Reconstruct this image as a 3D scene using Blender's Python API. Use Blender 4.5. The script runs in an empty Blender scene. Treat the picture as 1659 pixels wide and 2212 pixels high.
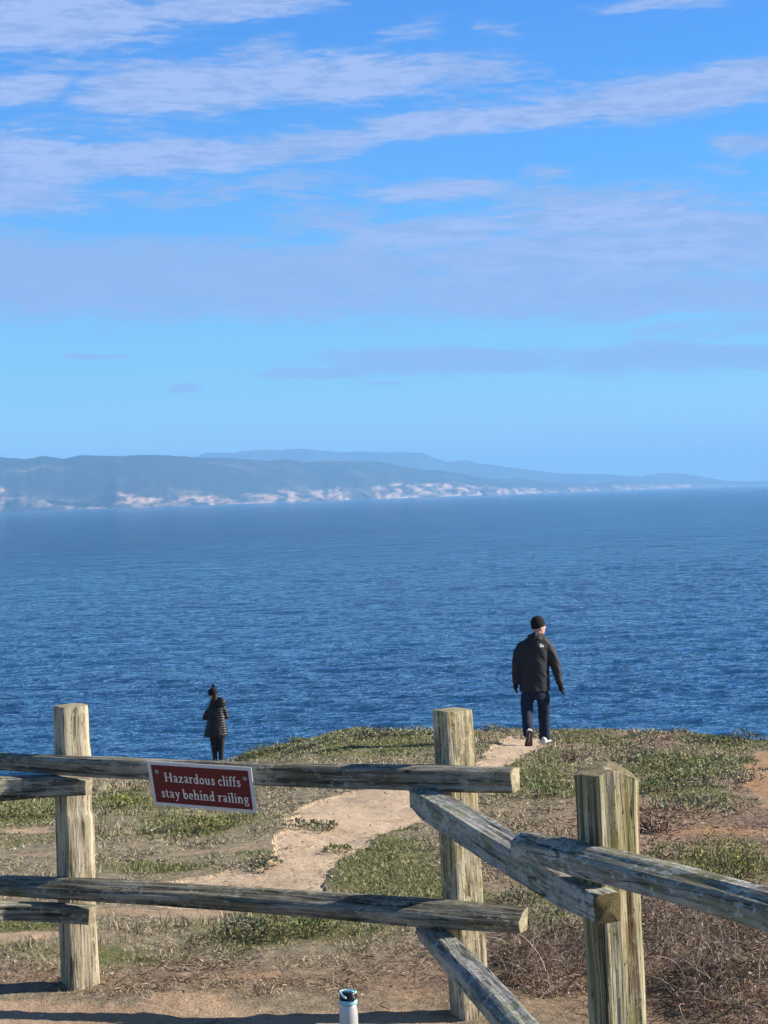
import bpy, bmesh, math, random
import numpy as np
from mathutils import Vector, Matrix

random.seed(7)
RNG = np.random.default_rng(11)
SC = bpy.context.scene
COL = SC.collection
R = math.radians

# ------------------------------------------------------------------ camera
CAM_H = 2.14                     # eye height above the ground by the fence
SEA_Z = CAM_H - 30.0             # the bluff stands about 28 m above the sea
FPX = 4400.0                     # focal length in units of a 1659 x 2212 picture
ROLL, PITCH = R(1.83), math.atan(35.5 / FPX)
_f = Vector((0, math.cos(PITCH), -math.sin(PITCH)))
_r0 = Vector((1, 0, 0)); _u0 = _r0.cross(_f)
_r = _r0 * math.cos(ROLL) - _u0 * math.sin(ROLL)
_u = _u0 * math.cos(ROLL) + _r0 * math.sin(ROLL)
cd = bpy.data.cameras.new('camera'); cam = bpy.data.objects.new('camera', cd); COL.objects.link(cam)
cam.matrix_world = Matrix(((_r.x, _u.x, -_f.x, 0), (_r.y, _u.y, -_f.y, 0), (_r.z, _u.z, -_f.z, CAM_H), (0, 0, 0, 1)))
cd.sensor_fit = 'VERTICAL'; cd.sensor_height = 36.0; cd.lens = FPX / 2212 * 36.0
cd.clip_start = 0.1; cd.clip_end = 400000
SC.camera = cam
SC.render.resolution_x, SC.render.resolution_y = 768, 1024

# ------------------------------------------------------------------ light
SUN_EL, SUN_AZ = R(28), R(85)               # azimuth from +Y towards +X: right and a little behind the camera
sl = bpy.data.lights.new('sun', 'SUN'); sl.energy = 5.0; sl.angle = R(0.5); sl.color = (1.0, 0.90, 0.77)
so = bpy.data.objects.new('sun', sl); COL.objects.link(so)
sd = Vector((math.sin(SUN_AZ) * math.cos(SUN_EL), math.cos(SUN_AZ) * math.cos(SUN_EL), math.sin(SUN_EL)))
so.rotation_euler = sd.to_track_quat('Z', 'Y').to_euler()
so.location = (8, -6, 12)
SC.view_settings.view_transform = 'Standard'; SC.view_settings.look = 'None'
SC.view_settings.exposure = 0.82; SC.view_settings.gamma = 1; SC.view_settings.use_curve_mapping = False
SC.cycles.use_denoising = True; SC.cycles.sample_clamp_direct = 5.0; SC.cycles.sample_clamp_indirect = 4.0
SC.cycles.max_bounces = 6; SC.cycles.volume_bounces = 3; SC.cycles.transparent_max_bounces = 8
SC.cycles.use_adaptive_sampling = True; SC.cycles.adaptive_threshold = 0.015


class NT:
    """small helper for building node trees"""
    def __init__(s, tree): s.t = tree
    def n(s, typ, **kw):
        nd = s.t.nodes.new(typ)
        for k, v in kw.items():
            if k == 'op': nd.operation = v
            elif isinstance(v, tuple) and k.startswith('i'): pass
            else: setattr(nd, k, v)
        return nd
    def val(s, sock, v):
        if isinstance(v, bpy.types.NodeSocket): s.t.links.new(v, sock)
        else: sock.default_value = v
    def m(s, op, a, b=None, c=None, clamp=False):
        nd = s.t.nodes.new('ShaderNodeMath'); nd.operation = op; nd.use_clamp = clamp
        s.val(nd.inputs[0], a)
        if b is not None: s.val(nd.inputs[1], b)
        if c is not None: s.val(nd.inputs[2], c)
        return nd.outputs[0]
    def vm(s, op, a, b=None, out=0):
        nd = s.t.nodes.new('ShaderNodeVectorMath'); nd.operation = op
        s.val(nd.inputs[0], a)
        if b is not None: s.val(nd.inputs[1], b)
        return nd.outputs[out]
    def noise(s, vec, scale, detail=4, rough=0.55, dist=0.0, out=0):
        nd = s.t.nodes.new('ShaderNodeTexNoise'); s.val(nd.inputs['Vector'], vec)
        nd.inputs['Scale'].default_value = scale; nd.inputs['Detail'].default_value = detail
        nd.inputs['Roughness'].default_value = rough; nd.inputs['Distortion'].default_value = dist
        return nd.outputs[out]
    def voronoi(s, vec, scale, feature='F1', out=0):
        nd = s.t.nodes.new('ShaderNodeTexVoronoi'); nd.feature = feature; s.val(nd.inputs['Vector'], vec)
        nd.inputs['Scale'].default_value = scale
        return nd.outputs[out]
    def smooth(s, x, a, b, lo=0.0, hi=1.0):
        nd = s.t.nodes.new('ShaderNodeMapRange'); nd.interpolation_type = 'SMOOTHSTEP'
        s.val(nd.inputs[0], x); nd.inputs[1].default_value = a; nd.inputs[2].default_value = b
        nd.inputs[3].default_value = lo; nd.inputs[4].default_value = hi
        return nd.outputs[0]
    def mix(s, f, a, b, blend='MIX'):
        nd = s.t.nodes.new('ShaderNodeMix'); nd.data_type = 'RGBA'; nd.blend_type = blend
        s.val(nd.inputs[0], f)
        for k, v in ((6, a), (7, b)):
            s.val(nd.inputs[k], (*v, 1) if isinstance(v, tuple) and len(v) == 3 else v)
        return nd.outputs[2]
    def ramp(s, x, stops, interp='LINEAR'):
        nd = s.t.nodes.new('ShaderNodeValToRGB'); s.val(nd.inputs[0], x)
        cr = nd.color_ramp; cr.interpolation = interp
        while len(cr.elements) < len(stops): cr.elements.new(0.5)
        for e, (p, c) in zip(cr.elements, stops): e.position = p; e.color = (*c, 1)
        return nd.outputs[0]
    def attr(s, name, out='Color'):
        nd = s.t.nodes.new('ShaderNodeAttribute'); nd.attribute_name = name
        return nd.outputs[out]
    def comb(s, x, y, z):
        nd = s.t.nodes.new('ShaderNodeCombineXYZ')
        for i, v in enumerate((x, y, z)): s.val(nd.inputs[i], v)
        return nd.outputs[0]
    def sep(s, v):
        nd = s.t.nodes.new('ShaderNodeSeparateXYZ'); s.val(nd.inputs[0], v); return nd.outputs
    def bump(s, h, strength, dist, normal=None):
        nd = s.t.nodes.new('ShaderNodeBump'); s.val(nd.inputs['Height'], h)
        nd.inputs['Strength'].default_value = strength; nd.inputs['Distance'].default_value = dist
        if normal is not None: s.val(nd.inputs['Normal'], normal)
        return nd.outputs[0]


# ------------------------------------------------------------------ sky
def build_world():
    w = bpy.data.worlds.new('World'); SC.world = w; w.use_nodes = True
    t = w.node_tree; t.nodes.clear(); g = NT(t)
    sky = t.nodes.new('ShaderNodeTexSky'); sky.sky_type = 'NISHITA'; sky.sun_disc = False
    sky.sun_elevation = SUN_EL; sky.sun_rotation = SUN_AZ
    sky.altitude = 30; sky.air_density = 1.0; sky.dust_density = 0.3; sky.ozone_density = 3.0
    co = t.nodes.new('ShaderNodeTexCoord').outputs['Generated']
    x, y, z = g.sep(co)[:3]
    DEG = 57.29578
    el = g.m('MULTIPLY', g.m('ARCSINE', z), DEG)
    az = g.m('MULTIPLY', g.m('ARCTAN2', x, y), DEG)
    # the clear air above this coast: a deep saturated blue that pales to cyan low down
    elc = g.m('DIVIDE', el, 40.0, clamp=True)
    tint = g.ramp(elc, SKY_TINT)
    clear = g.mix(1.0, sky.outputs[0], tint, 'MULTIPLY')
    # cloud layers, wind-drawn: soft noise stretched along the layer
    base = g.comb(az, g.m('MULTIPLY', el, 4.0), 0.0)
    w1 = g.noise(base, 0.22, 3, 0.55, out=1)
    wv = g.vm('SUBTRACT', w1, (0.5, 0.5, 0.5))
    wx, wy = g.sep(wv)[:2]
    az2 = g.m('ADD', az, g.m('MULTIPLY', wx, 3.0)); el2 = g.m('ADD', el, g.m('MULTIPLY', wy, 0.6))
    w2 = g.sep(g.vm('SUBTRACT', g.noise(base, 0.9, 4, 0.6, out=1), (0.5, 0.5, 0.5)))
    el2 = g.m('ADD', el2, g.m('MULTIPLY', w2[1], 0.22))
    fine = g.noise(g.comb(az, g.m('MULTIPLY', el, 5.0), 3.3), 0.75, 5, 0.6)
    broad = g.noise(g.comb(az, g.m('MULTIPLY', el, 3.5), 9.1), 0.28, 4, 0.55)
    thread = g.noise(g.comb(az, g.m('MULTIPLY', el2, 7.0), 5.7), 1.1, 5, 0.62, 0.4)
    dens = None; lit = None
    for (px0, py0, px1, py1, th, s, br) in CLOUDS:
        a0, e0 = px2sky(px0, py0); a1, e1 = px2sky(px1, py1)
        L = math.hypot(a1 - a0, e1 - e0) or 1e-3; ux, uy = (a1 - a0) / L, (e1 - e0) / L
        h = th / FPX * DEG
        dx = g.m('SUBTRACT', az2, (a0 + a1) / 2); dy = g.m('SUBTRACT', el2, (e0 + e1) / 2)
        u_ = g.m('ADD', g.m('MULTIPLY', dx, ux), g.m('MULTIPLY', dy, uy))
        v_ = g.m('SUBTRACT', g.m('MULTIPLY', dy, ux), g.m('MULTIPLY', dx, uy))
        uo = g.m('DIVIDE', u_, L / 2 + h); vo = g.m('DIVIDE', v_, h)
        q = g.m('ADD', g.m('POWER', g.m('ABSOLUTE', uo), 3.0), g.m('POWER', g.m('ABSOLUTE', vo), 2.5))
        b = g.m('MULTIPLY', g.m('EXPONENT', g.m('MULTIPLY', q, -1.0)), s)
        dens = b if dens is None else g.m('MAXIMUM', dens, b)
        if br > 0:
            bb = g.m('MULTIPLY', b, br); lit = bb if lit is None else g.m('MAXIMUM', lit, bb)
    for (px0, py0, px1, py1, th, s) in GAPS:
        a0, e0 = px2sky(px0, py0); a1, e1 = px2sky(px1, py1)
        L = math.hypot(a1 - a0, e1 - e0); ux, uy = (a1 - a0) / L, (e1 - e0) / L; h = th / FPX * DEG
        dx = g.m('SUBTRACT', az2, (a0 + a1) / 2); dy = g.m('SUBTRACT', el2, (e0 + e1) / 2)
        uo = g.m('DIVIDE', g.m('ADD', g.m('MULTIPLY', dx, ux), g.m('MULTIPLY', dy, uy)), L / 2 + h)
        vo = g.m('DIVIDE', g.m('SUBTRACT', g.m('MULTIPLY', dy, ux), g.m('MULTIPLY', dx, uy)), h)
        q = g.m('ADD', g.m('POWER', g.m('ABSOLUTE', uo), 2.0), g.m('POWER', g.m('ABSOLUTE', vo), 2.0))
        dens = g.m('MULTIPLY', dens, g.m('SUBTRACT', 1.0, g.m('MULTIPLY', g.m('EXPONENT', g.m('MULTIPLY', q, -1.0)), s)))
    # noise eats into the layers
    n_ = g.m('ADD', g.m('MULTIPLY', fine, 0.6), g.m('ADD', g.m('MULTIPLY', broad, 0.6), g.m('MULTIPLY', thread, 0.8)))      # about 1.0
    d = g.m('ADD', dens, g.m('MULTIPLY', g.m('SUBTRACT', n_, 1.0), 1.35))
    d = g.m('MULTIPLY', g.smooth(d, 0.12, 0.8), g.smooth(dens, 0.02, 0.22))
    # elsewhere in the sky (outside the picture): loose scattered cloud
    inpic = g.m('MULTIPLY', g.smooth(g.m('ABSOLUTE', az), 13, 18), 1.0)
    inpic = g.m('MAXIMUM', inpic, g.smooth(el, 15, 20))
    other = g.m('MULTIPLY', g.m('MULTIPLY', g.smooth(broad, 0.5, 0.75), 0.42), g.smooth(el, 2, 6))
    d = g.m('ADD', g.m('MULTIPLY', d, g.m('SUBTRACT', 1.0, inpic)), g.m('MULTIPLY', other, inpic), clamp=True)
    lt = g.m('MULTIPLY', g.m('ADD', lit, 0.12), g.smooth(g.m('ADD', g.m('MULTIPLY', fine, .5), g.m('MULTIPLY', thread, .5)), 0.40, 0.60, 0.0, 1.45), clamp=True)
    ccol = g.mix(lt, CLOUD_DIM, CLOUD_LIT)
    ccol = g.mix(inpic, ccol, (2.3, 2.6, 3.3))
    final = g.mix(g.m('MULTIPLY', d, 0.98), clear, ccol)
    bg = t.nodes.new('ShaderNodeBackground'); bg.inputs['Strength'].default_value = SKY_STRENGTH
    t.links.new(final, bg.inputs['Color'])
    o = t.nodes.new('ShaderNodeOutputWorld'); t.links.new(bg.outputs[0], o.inputs['Surface'])
    w.cycles.sampling_method = 'MANUAL'; w.cycles.sample_map_resolution = 512


def px2sky(px, py):
    v = _f * FPX + _r * (px - 829.5) - _u * (py - 1106)
    v.normalize()
    return math.degrees(math.atan2(v.x, v.y)), math.degrees(math.asin(v.z))


SKY_STRENGTH = 0.093
SKY_TINT = [(0.0, (0.85, 1.15, 1.3)), (0.08, (0.39, 0.83, 1.08)), (0.2, (0.26, 0.69, 1.15)), (0.34, (0.19, 0.61, 1.17)), (0.46, (0.18, 0.5, 0.95)), (0.65, (0.22, 0.34, 0.52)), (1.0, (0.25, 0.3, 0.37))]
CLOUD_DIM = (1.78, 2.62, 4.75)
CLOUD_LIT = (2.5, 3.2, 5.45)
GAPS = [(150, 492, 620, 480, 15, .95), (380, 462, 560, 440, 12, .8), (790, 476, 880, 472, 9, .8), (240, 398, 420, 392, 20, .8), (1480, 408, 1660, 400, 14, .7), (600, 520, 760, 505, 14, .6), (1300, 705, 1520, 680, 11, .7)]
CLOUDS = [  # start, end, half thickness (in the 1659 x 2212 frame), strength, brightness
    (-100, 50, 330, 20, 67.6, 1.1, 0.9), (330, 18, 690, -5, 33.8, 0.92, 0.7), (1270, 14, 1600, 4, 18.2, 0.575, 0.5), (-60, 135, 250, 125, 28.6, 0.4025, 0.3),
    (250, 200, 560, 185, 62.4, 1.1, 0.9), (560, 175, 880, 160, 52, 1.1, 1), (800, 150, 1130, 160, 39, 0.69, 0.4), (-50, 198, 130, 195, 33.8, 1.035, 0.8),
    (820, 80, 930, 60, 28.6, 0.46, 0.3), (1030, 70, 1110, 62, 26, 0.368, 0.2), (500, 110, 620, 105, 33.8, 0.5175, 0.2),
    (-60, 335, 180, 360, 65, 1.1, 0.8), (150, 355, 520, 335, 41.6, 1.1, 0.8), (500, 330, 820, 290, 36.4, 0.8625, 0.5), (780, 280, 1080, 262, 31.2, 1.035, 0.8),
    (1040, 262, 1300, 232, 33.8, 1.0925, 0.9), (1280, 222, 1720, 165, 46.8, 1.0925, 0.7), (900, 215, 1250, 210, 39, 0.46, 0.1), (1580, 310, 1720, 305, 26, 0.69, 0.6),
    (-80, 280, 400, 285, 39, 0.46, 0.1), (-100, 420, 150, 430, 50, 0.9, 0.5), (80, 410, 800, 400, 46, 0.55, 0.15), (1120, 375, 1200, 370, 20.8, 0.575, 0.4), (1500, 370, 1600, 368, 18.2, 0.46, 0.4),
    (-100, 590, 500, 610, 92, 1, 0.05), (400, 600, 900, 610, 100, 1, 0.2), (620, 480, 800, 500, 60, 0.6, 0.1), (800, 420, 1060, 408, 26, 0.9, 0.75), (780, 515, 1100, 500, 36, 1, 0.6),
    (1080, 480, 1560, 455, 38, 1, 0.8), (1000, 440, 1750, 420, 40, 0.7, 0.2), (900, 560, 1750, 540, 70, 1, 0.5), (1150, 560, 1620, 555, 26, 1, 0.75), (800, 640, 1750, 620, 62, 1, 0.2),
    (-100, 640, 300, 650, 28, 0.9, 0), (1400, 490, 1750, 480, 40, 1, 0.5), (1350, 700, 1800, 690, 40, 0.55, 0),
    (720, 780, 1250, 780, 25, 1.05, 0), (560, 800, 800, 795, 9, 1.1, 0), (1150, 775, 1800, 765, 36, 0.9, 0), (150, 766, 310, 764, 8, 1, 0), (390, 839, 440, 840, 8, 0.95, 0), (760, 825, 890, 825, 6, 0.8, 0), (1240, 822, 1660, 812, 5, 0.3, 0),
    (-20, 733, 350, 733, 5, 0.3, 0),
]
build_world()


# ------------------------------------------------------------------ helpers
def U(px, py, Y):
    """world point seen at (px, py) of the 1659 x 2212 frame, Y metres ahead"""
    v = _f * FPX + _r * (px - 829.5) - _u * (py - 1106)
    k = Y / v.y
    return Vector((v.x * k, Y, CAM_H + v.z * k))

def project(X, Y, Z):
    X = np.asarray(X, float); Y = np.asarray(Y, float); Z = np.asarray(Z, float) - CAM_H
    d = X * _f.x + Y * _f.y + Z * _f.z
    d = np.where(d < 0.5, 0.5, d)
    a = X * _r.x + Y * _r.y + Z * _r.z; b = X * _u.x + Y * _u.y + Z * _u.z
    return 829.5 + FPX * a / d, 1106 - FPX * b / d

def _hash(ix, iy, iz, seed):
    h = (ix.astype(np.int64) * 374761393 + iy.astype(np.int64) * 668265263 + iz.astype(np.int64) * 2147483647 + seed * 974711) & 0xffffffff
    h = ((h ^ (h >> 13)) * 1274126177) & 0xffffffff
    h = ((h ^ (h >> 16)) * 2246822519) & 0xffffffff
    return ((h ^ (h >> 15)) & 0xffffff) / float(0xffffff)

def vnoise(x, y, z=0.0, seed=0):
    x, y, z = np.broadcast_arrays(np.asarray(x, float), np.asarray(y, float), np.asarray(z, float))
    ix, iy, iz = np.floor(x), np.floor(y), np.floor(z)
    fx, fy, fz = x - ix, y - iy, z - iz
    fx, fy, fz = (f * f * (3 - 2 * f) for f in (fx, fy, fz))
    def c(a, b, d): return _hash(ix + a, iy + b, iz + d, seed)
    x00 = c(0, 0, 0) * (1 - fx) + c(1, 0, 0) * fx; x10 = c(0, 1, 0) * (1 - fx) + c(1, 1, 0) * fx
    x01 = c(0, 0, 1) * (1 - fx) + c(1, 0, 1) * fx; x11 = c(0, 1, 1) * (1 - fx) + c(1, 1, 1) * fx
    return (x00 * (1 - fy) + x10 * fy) * (1 - fz) + (x01 * (1 - fy) + x11 * fy) * fz

def fbm(x, y, z=0.0, octaves=4, seed=0, gain=0.5):
    s = 0; a = 1.0; t = 0
    x = np.asarray(x, float); y = np.asarray(y, float); z = np.asarray(z, float)
    for i in range(octaves):
        s = s + a * vnoise(x, y, z, seed + i * 17); t += a
        x, y, z = x * 2.03, y * 2.03, z * 2.03; a *= gain
    return s / t - 0.5

def sstep(x, a, b):
    t = np.clip((np.asarray(x, float) - a) / (b - a), 0, 1); return t * t * (3 - 2 * t)

def material(name, build, rough=0.8):
    m = bpy.data.materials.new(name); m.use_nodes = True
    t = m.node_tree; bs = t.nodes['Principled BSDF']; bs.inputs['Roughness'].default_value = rough
    build(NT(t), bs)
    return m

def plain(name, c, rough=0.6, metal=0.0, var=0.15, scale=60, bump=0.0):
    def b(g, bs):
        co = g.t.nodes.new('ShaderNodeTexCoord').outputs['Object']
        n = g.noise(co, scale, 4)
        g.val(bs.inputs['Base Color'], g.mix(n, tuple(v * (1 - var) for v in c), tuple(min(1, v * (1 + var)) for v in c)))
        bs.inputs['Metallic'].default_value = metal
        if bump: g.val(bs.inputs['Normal'], g.bump(n, 0.6, bump))
    return material(name, b, rough)

def link(name, me, mat=None, parent=None, smooth=False):
    o = bpy.data.objects.new(name, me); COL.objects.link(o)
    if mat is not None: me.materials.append(mat)
    if parent is not None: o.parent = parent
    if smooth and len(me.polygons): me.polygons.foreach_set('use_smooth', [True] * len(me.polygons))
    return o

def npmesh(name, V, F, col=None, vec=None):
    """fast mesh from arrays: F is (m,3) or (m,4)"""
    me = bpy.data.meshes.new(name); V = np.asarray(V, np.float32); F = np.asarray(F, np.int32)
    k = F.shape[1]
    me.vertices.add(len(V)); me.vertices.foreach_set('co', V.ravel())
    me.loops.add(F.size); me.loops.foreach_set('vertex_index', F.ravel())
    me.polygons.add(len(F)); me.polygons.foreach_set('loop_start', np.arange(0, F.size, k, dtype=np.int32))
    me.polygons.foreach_set('loop_total', np.full(len(F), k, np.int32))
    me.update(calc_edges=True)
    if col is not None:
        a = me.color_attributes.new('col', 'FLOAT_COLOR', 'POINT')
        c = np.ones((len(V), 4), np.float32); c[:, :3] = col; a.data.foreach_set('color', c.ravel())
    if vec is not None:
        a = me.attributes.new('gc', 'FLOAT_VECTOR', 'POINT'); a.data.foreach_set('vector', np.asarray(vec, np.float32).ravel())
    return me

def tag(o, label=None, cat=None, group=None, kind=None):
    if label: o['label'] = label
    if cat: o['category'] = cat
    if group: o['group'] = group
    if kind: o['kind'] = kind
    return o

def empty(name, loc, label, cat, group=None):
    o = bpy.data.objects.new(name, None); COL.objects.link(o); o.location = loc; o.empty_display_size = 0.1
    return tag(o, label, cat, group)

def local(me, root):
    """mesh built in world coordinates -> coordinates of its thing's empty"""
    me.transform(Matrix.Translation(-Vector(root.location))); return me


# ------------------------------------------------------------------ terrain shape
EX = np.array([-400, -60, -30, -15, -7.5, -4, -2, 0.0, 2.5, 4.35, 5.5, 6.6, 8.0, 10.0, 14, 30, 100, 400.])
EY = np.array([-300, -20, 20, 38, 44, 45.5, 42, 38, 37, 33.5, 29.0, 23, 15.0, 6.0, -10, -45, -120, -400.])
LX = np.array([-60, -15, -7.5, -5, -3.2, -1.8, -0.6, 5]); LD = np.array([1.9, 1.4, 1.08, 0.95, 0.72, 0.34, 0.0, 0.0])

def terrain(X, Y):
    X = np.asarray(X, float); Y = np.asarray(Y, float)
    z = -0.077 * np.log1p(np.exp(np.clip((Y - 10.5) / 1.2, -30, 30))) * 1.2
    z = np.where((Y - 10.5) / 1.2 > 30, -0.077 * (Y - 10.5), z)
    z = z - np.interp(X, LX, LD) * sstep(Y, 12, 41)
    z = z - 0.06 * sstep(Y, 8.9, 8.0) * sstep(X, -0.6, 0.4)
    # gentle unevenness
    amp = sstep(Y, 5, 14)
    z = z + fbm(X * 0.45, Y * 0.3, 0, 3, 3) * 0.22 * amp + fbm(X * 2.1, Y * 1.6, 0, 4, 9) * (0.03 + 0.03 * amp)
    z = z + fbm(X * 14, Y * 14, 0, 2, 23) * 0.012
    e = Y - (np.interp(X, EX, EY) + fbm(X * 0.7, 2.0, 0, 3, 5) * 2.0)
    z = z - 1.6 * 0.8 * np.log1p(np.exp(np.clip(e / 0.8, -30, 30))) * 1.0
    z = np.where(e / 0.8 > 30, z - 1.6 * (e - 24), z)
    return np.maximum(z, SEA_Z - 3)

def ground_at(px, py):
    """where the line of sight through (px, py) first meets the terrain"""
    Ys = np.concatenate([np.linspace(4, 60, 5601)])
    v = _f * FPX + _r * (px - 829.5) - _u * (py - 1106)
    Xs = v.x / v.y * Ys; Zs = CAM_H + v.z / v.y * Ys
    hit = np.nonzero(Zs <= terrain(Xs, Ys))[0]
    if not len(hit): return None
    i = hit[0]
    return Vector((Xs[i], Ys[i], float(terrain(Xs[i], Ys[i]))))

def in_poly(px, py, poly):
    inside = np.zeros(np.shape(px), bool); n = len(poly); j = n - 1
    for i in range(n):
        xi, yi = poly[i]; xj, yj = poly[j]
        c = ((yi > py) != (yj > py)) & (px < (xj - xi) * (py - yi) / (yj - yi + 1e-12) + xi)
        inside ^= c; j = i
    return inside

# patches of ground cover, traced from the photograph onto the terrain
PATH = [(1105, 1592), (1170, 1600), (1190, 1612), (1130, 1628), (1122, 1652), (1040, 1685), (990, 1712), (930, 1765), (850, 1800), (780, 1830), (735, 1862), (705, 1885), (714, 1945), (640, 1962),
        (380, 1962), (330, 1955), (250, 1915), (215, 1912), (380, 1898), (480, 1890), (575, 1872), (585, 1850), (590, 1815), (615, 1788), (640, 1762), (680, 1738), (740, 1710), (850, 1690), (960, 1665), (1040, 1640), (1060, 1610)]
GREEN = [(840, 1885, 130, 62, .9), (960, 1940, 90, 30, .6), (1110, 1690, 90, 26, 1), (720, 1600, 250, 34, .7), (560, 1625, 90, 16, .9), (1230, 1592, 160, 18, .6), (1180, 1640, 60, 30, .5), (430, 1782, 120, 22, .8), (270, 1735, 90, 22, .9),
         (60, 1745, 130, 34, .8), (330, 1870, 120, 14, .55), (60, 2000, 170, 14, .7), (250, 2060, 170, 22, .6), (1500, 1655, 190, 30, .8), (1480, 1725, 120, 30, .7), (1600, 1870, 160, 36, .9), (1180, 1715, 70, 18, .9),
         (1160, 1985, 110, 60, .6), (620, 2010, 180, 30, .7), (560, 1850, 60, 8, .5), (30, 1810, 120, 20, .3), (850, 1790, 60, 10, .6), (1560, 1598, 130, 14, .8), (700, 1790, 60, 10, .6), (470, 1680, 90, 20, .5)]
BARE = [(350, 1975, 190, 11, .9), (470, 1972, 90, 7, .8), (50, 2022, 110, 9, .9), (1655, 1640, 34, 18, 1.3), (1655, 1705, 28, 40, 1.3), (1560, 1800, 170, 22, .55), (1250, 1770, 90, 20, .5), (900, 2150, 160, 22, .35),
        (1050, 1562, 30, 7, 1), (560, 2110, 140, 12, .4), (100, 1850, 90, 8, .6), (480, 1835, 120, 10, .5), (40, 1790, 60, 6, .5), (330, 1825, 60, 6, .5), (250, 2195, 380, 40, .85), (760, 2205, 330, 26, .7),
        (1480, 1575, 60, 4, .6), (420, 1760, 50, 5, .6), (700, 1752, 30, 6, .5), (1290, 1790, 80, 10, .5)]
RED = [(1500, 1790, 330, 70, 1), (1500, 2150, 420, 120, 1), (1180, 2080, 240, 90, 1), (900, 2120, 300, 60, .8), (500, 2120, 330, 40, .7), (1150, 1850, 160, 70, .8), (1500, 1950, 300, 80, .9), (1350, 1600, 200, 20, .6), (180, 2110, 200, 20, .9), (1640, 1680, 60, 60, .9)]

def cover(X, Y, Z):
    """green, bare, red weights of the ground at world points"""
    px, py = project(X, Y, Z)
    w1 = fbm(X * 1.3, Y * 1.0, 0, 4, 31); w2 = fbm(X * 1.3 + 50, Y * 1.0, 0, 4, 37)
    qx = px + w1 * 110; qy = py + w2 * 34
    def field(lst):
        r = np.zeros(np.shape(px))
        for cx, cy, rx, ry, s in lst:
            d = ((qx - cx) / rx) ** 2 + ((qy - cy) / ry) ** 2
            r = np.maximum(r, s * np.exp(-d * 0.9))
        return r
    gr, ba, re = field(GREEN), field(BARE), field(RED)
    w3 = fbm(X * 5, Y * 3.5, 0, 3, 33)
    pth = in_poly(px + w1 * 40 + w3 * 30, py + w2 * 16 + w3 * 16, PATH).astype(float)
    n = fbm(X * 2.4, Y * 1.9, 0, 4, 41)
    olive = 0.22 * (1 - np.clip(re, 0, 1)) + 0.0
    gr = np.clip(gr * (1 - pth) + olive + n * 1.1 * (gr + 0.3), 0, 1)
    ba = np.clip(ba + n * -1.1 * (ba + .2), 0, 1.2)
    # speckled weed on the path itself
    weed = (fbm(X * 1.6 + 9, Y * 1.3, 0, 4, 47) > 0.27) & (px < 800)
    pth = np.where(weed, 0.0, pth)
    return gr, ba, re, pth


def build_ground():
    ny = 760
    Yf = 5.0 * np.exp(np.linspace(0, math.log(52 / 5.0), ny))
    Yn = np.concatenate([np.linspace(-120, -12, 12), np.linspace(-8, 4.6, 16)])
    Ys = np.concatenate([Yn, Yf, [54, 57, 61, 66, 72, 80, 95, 120, 160]])
    uf = np.linspace(-1, 1, 460)
    ue = 1 + np.cumsum(1.12 ** np.arange(42) * 0.03)
    us = np.concatenate([-ue[::-1], uf, ue])
    W = 0.22 * np.maximum(Ys, 4.0) + 0.25
    X = us[None, :] * W[:, None]; Y = np.repeat(Ys[:, None], len(us), 1)
    Z = terrain(X, Y)
    gr, ba, re, pth = cover(X, Y, Z)
    Z = Z - 0.015 * pth
    nc = len(us); nr = len(Ys)
    V = np.stack([X, Y, Z], -1).reshape(-1, 3)
    idx = np.arange(nr * nc).reshape(nr, nc)
    F = np.stack([idx[:-1, :-1], idx[:-1, 1:], idx[1:, 1:], idx[1:, :-1]], -1).reshape(-1, 4)
    C = np.stack([gr, ba, re], -1).reshape(-1, 3)
    pq = (pth[:-1, :-1] + pth[:-1, 1:] + pth[1:, 1:] + pth[1:, :-1]).reshape(-1) >= 2
    for name, sel, mat in (('ground', ~pq, M_ground), ('path', pq, M_path)):
        f = F[sel]; used, inv = np.unique(f, return_inverse=True)
        me = npmesh(name, V[used], inv.reshape(f.shape), col=C[used])
        o = link(name, me, mat, smooth=True); tag(o, kind='structure')


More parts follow.
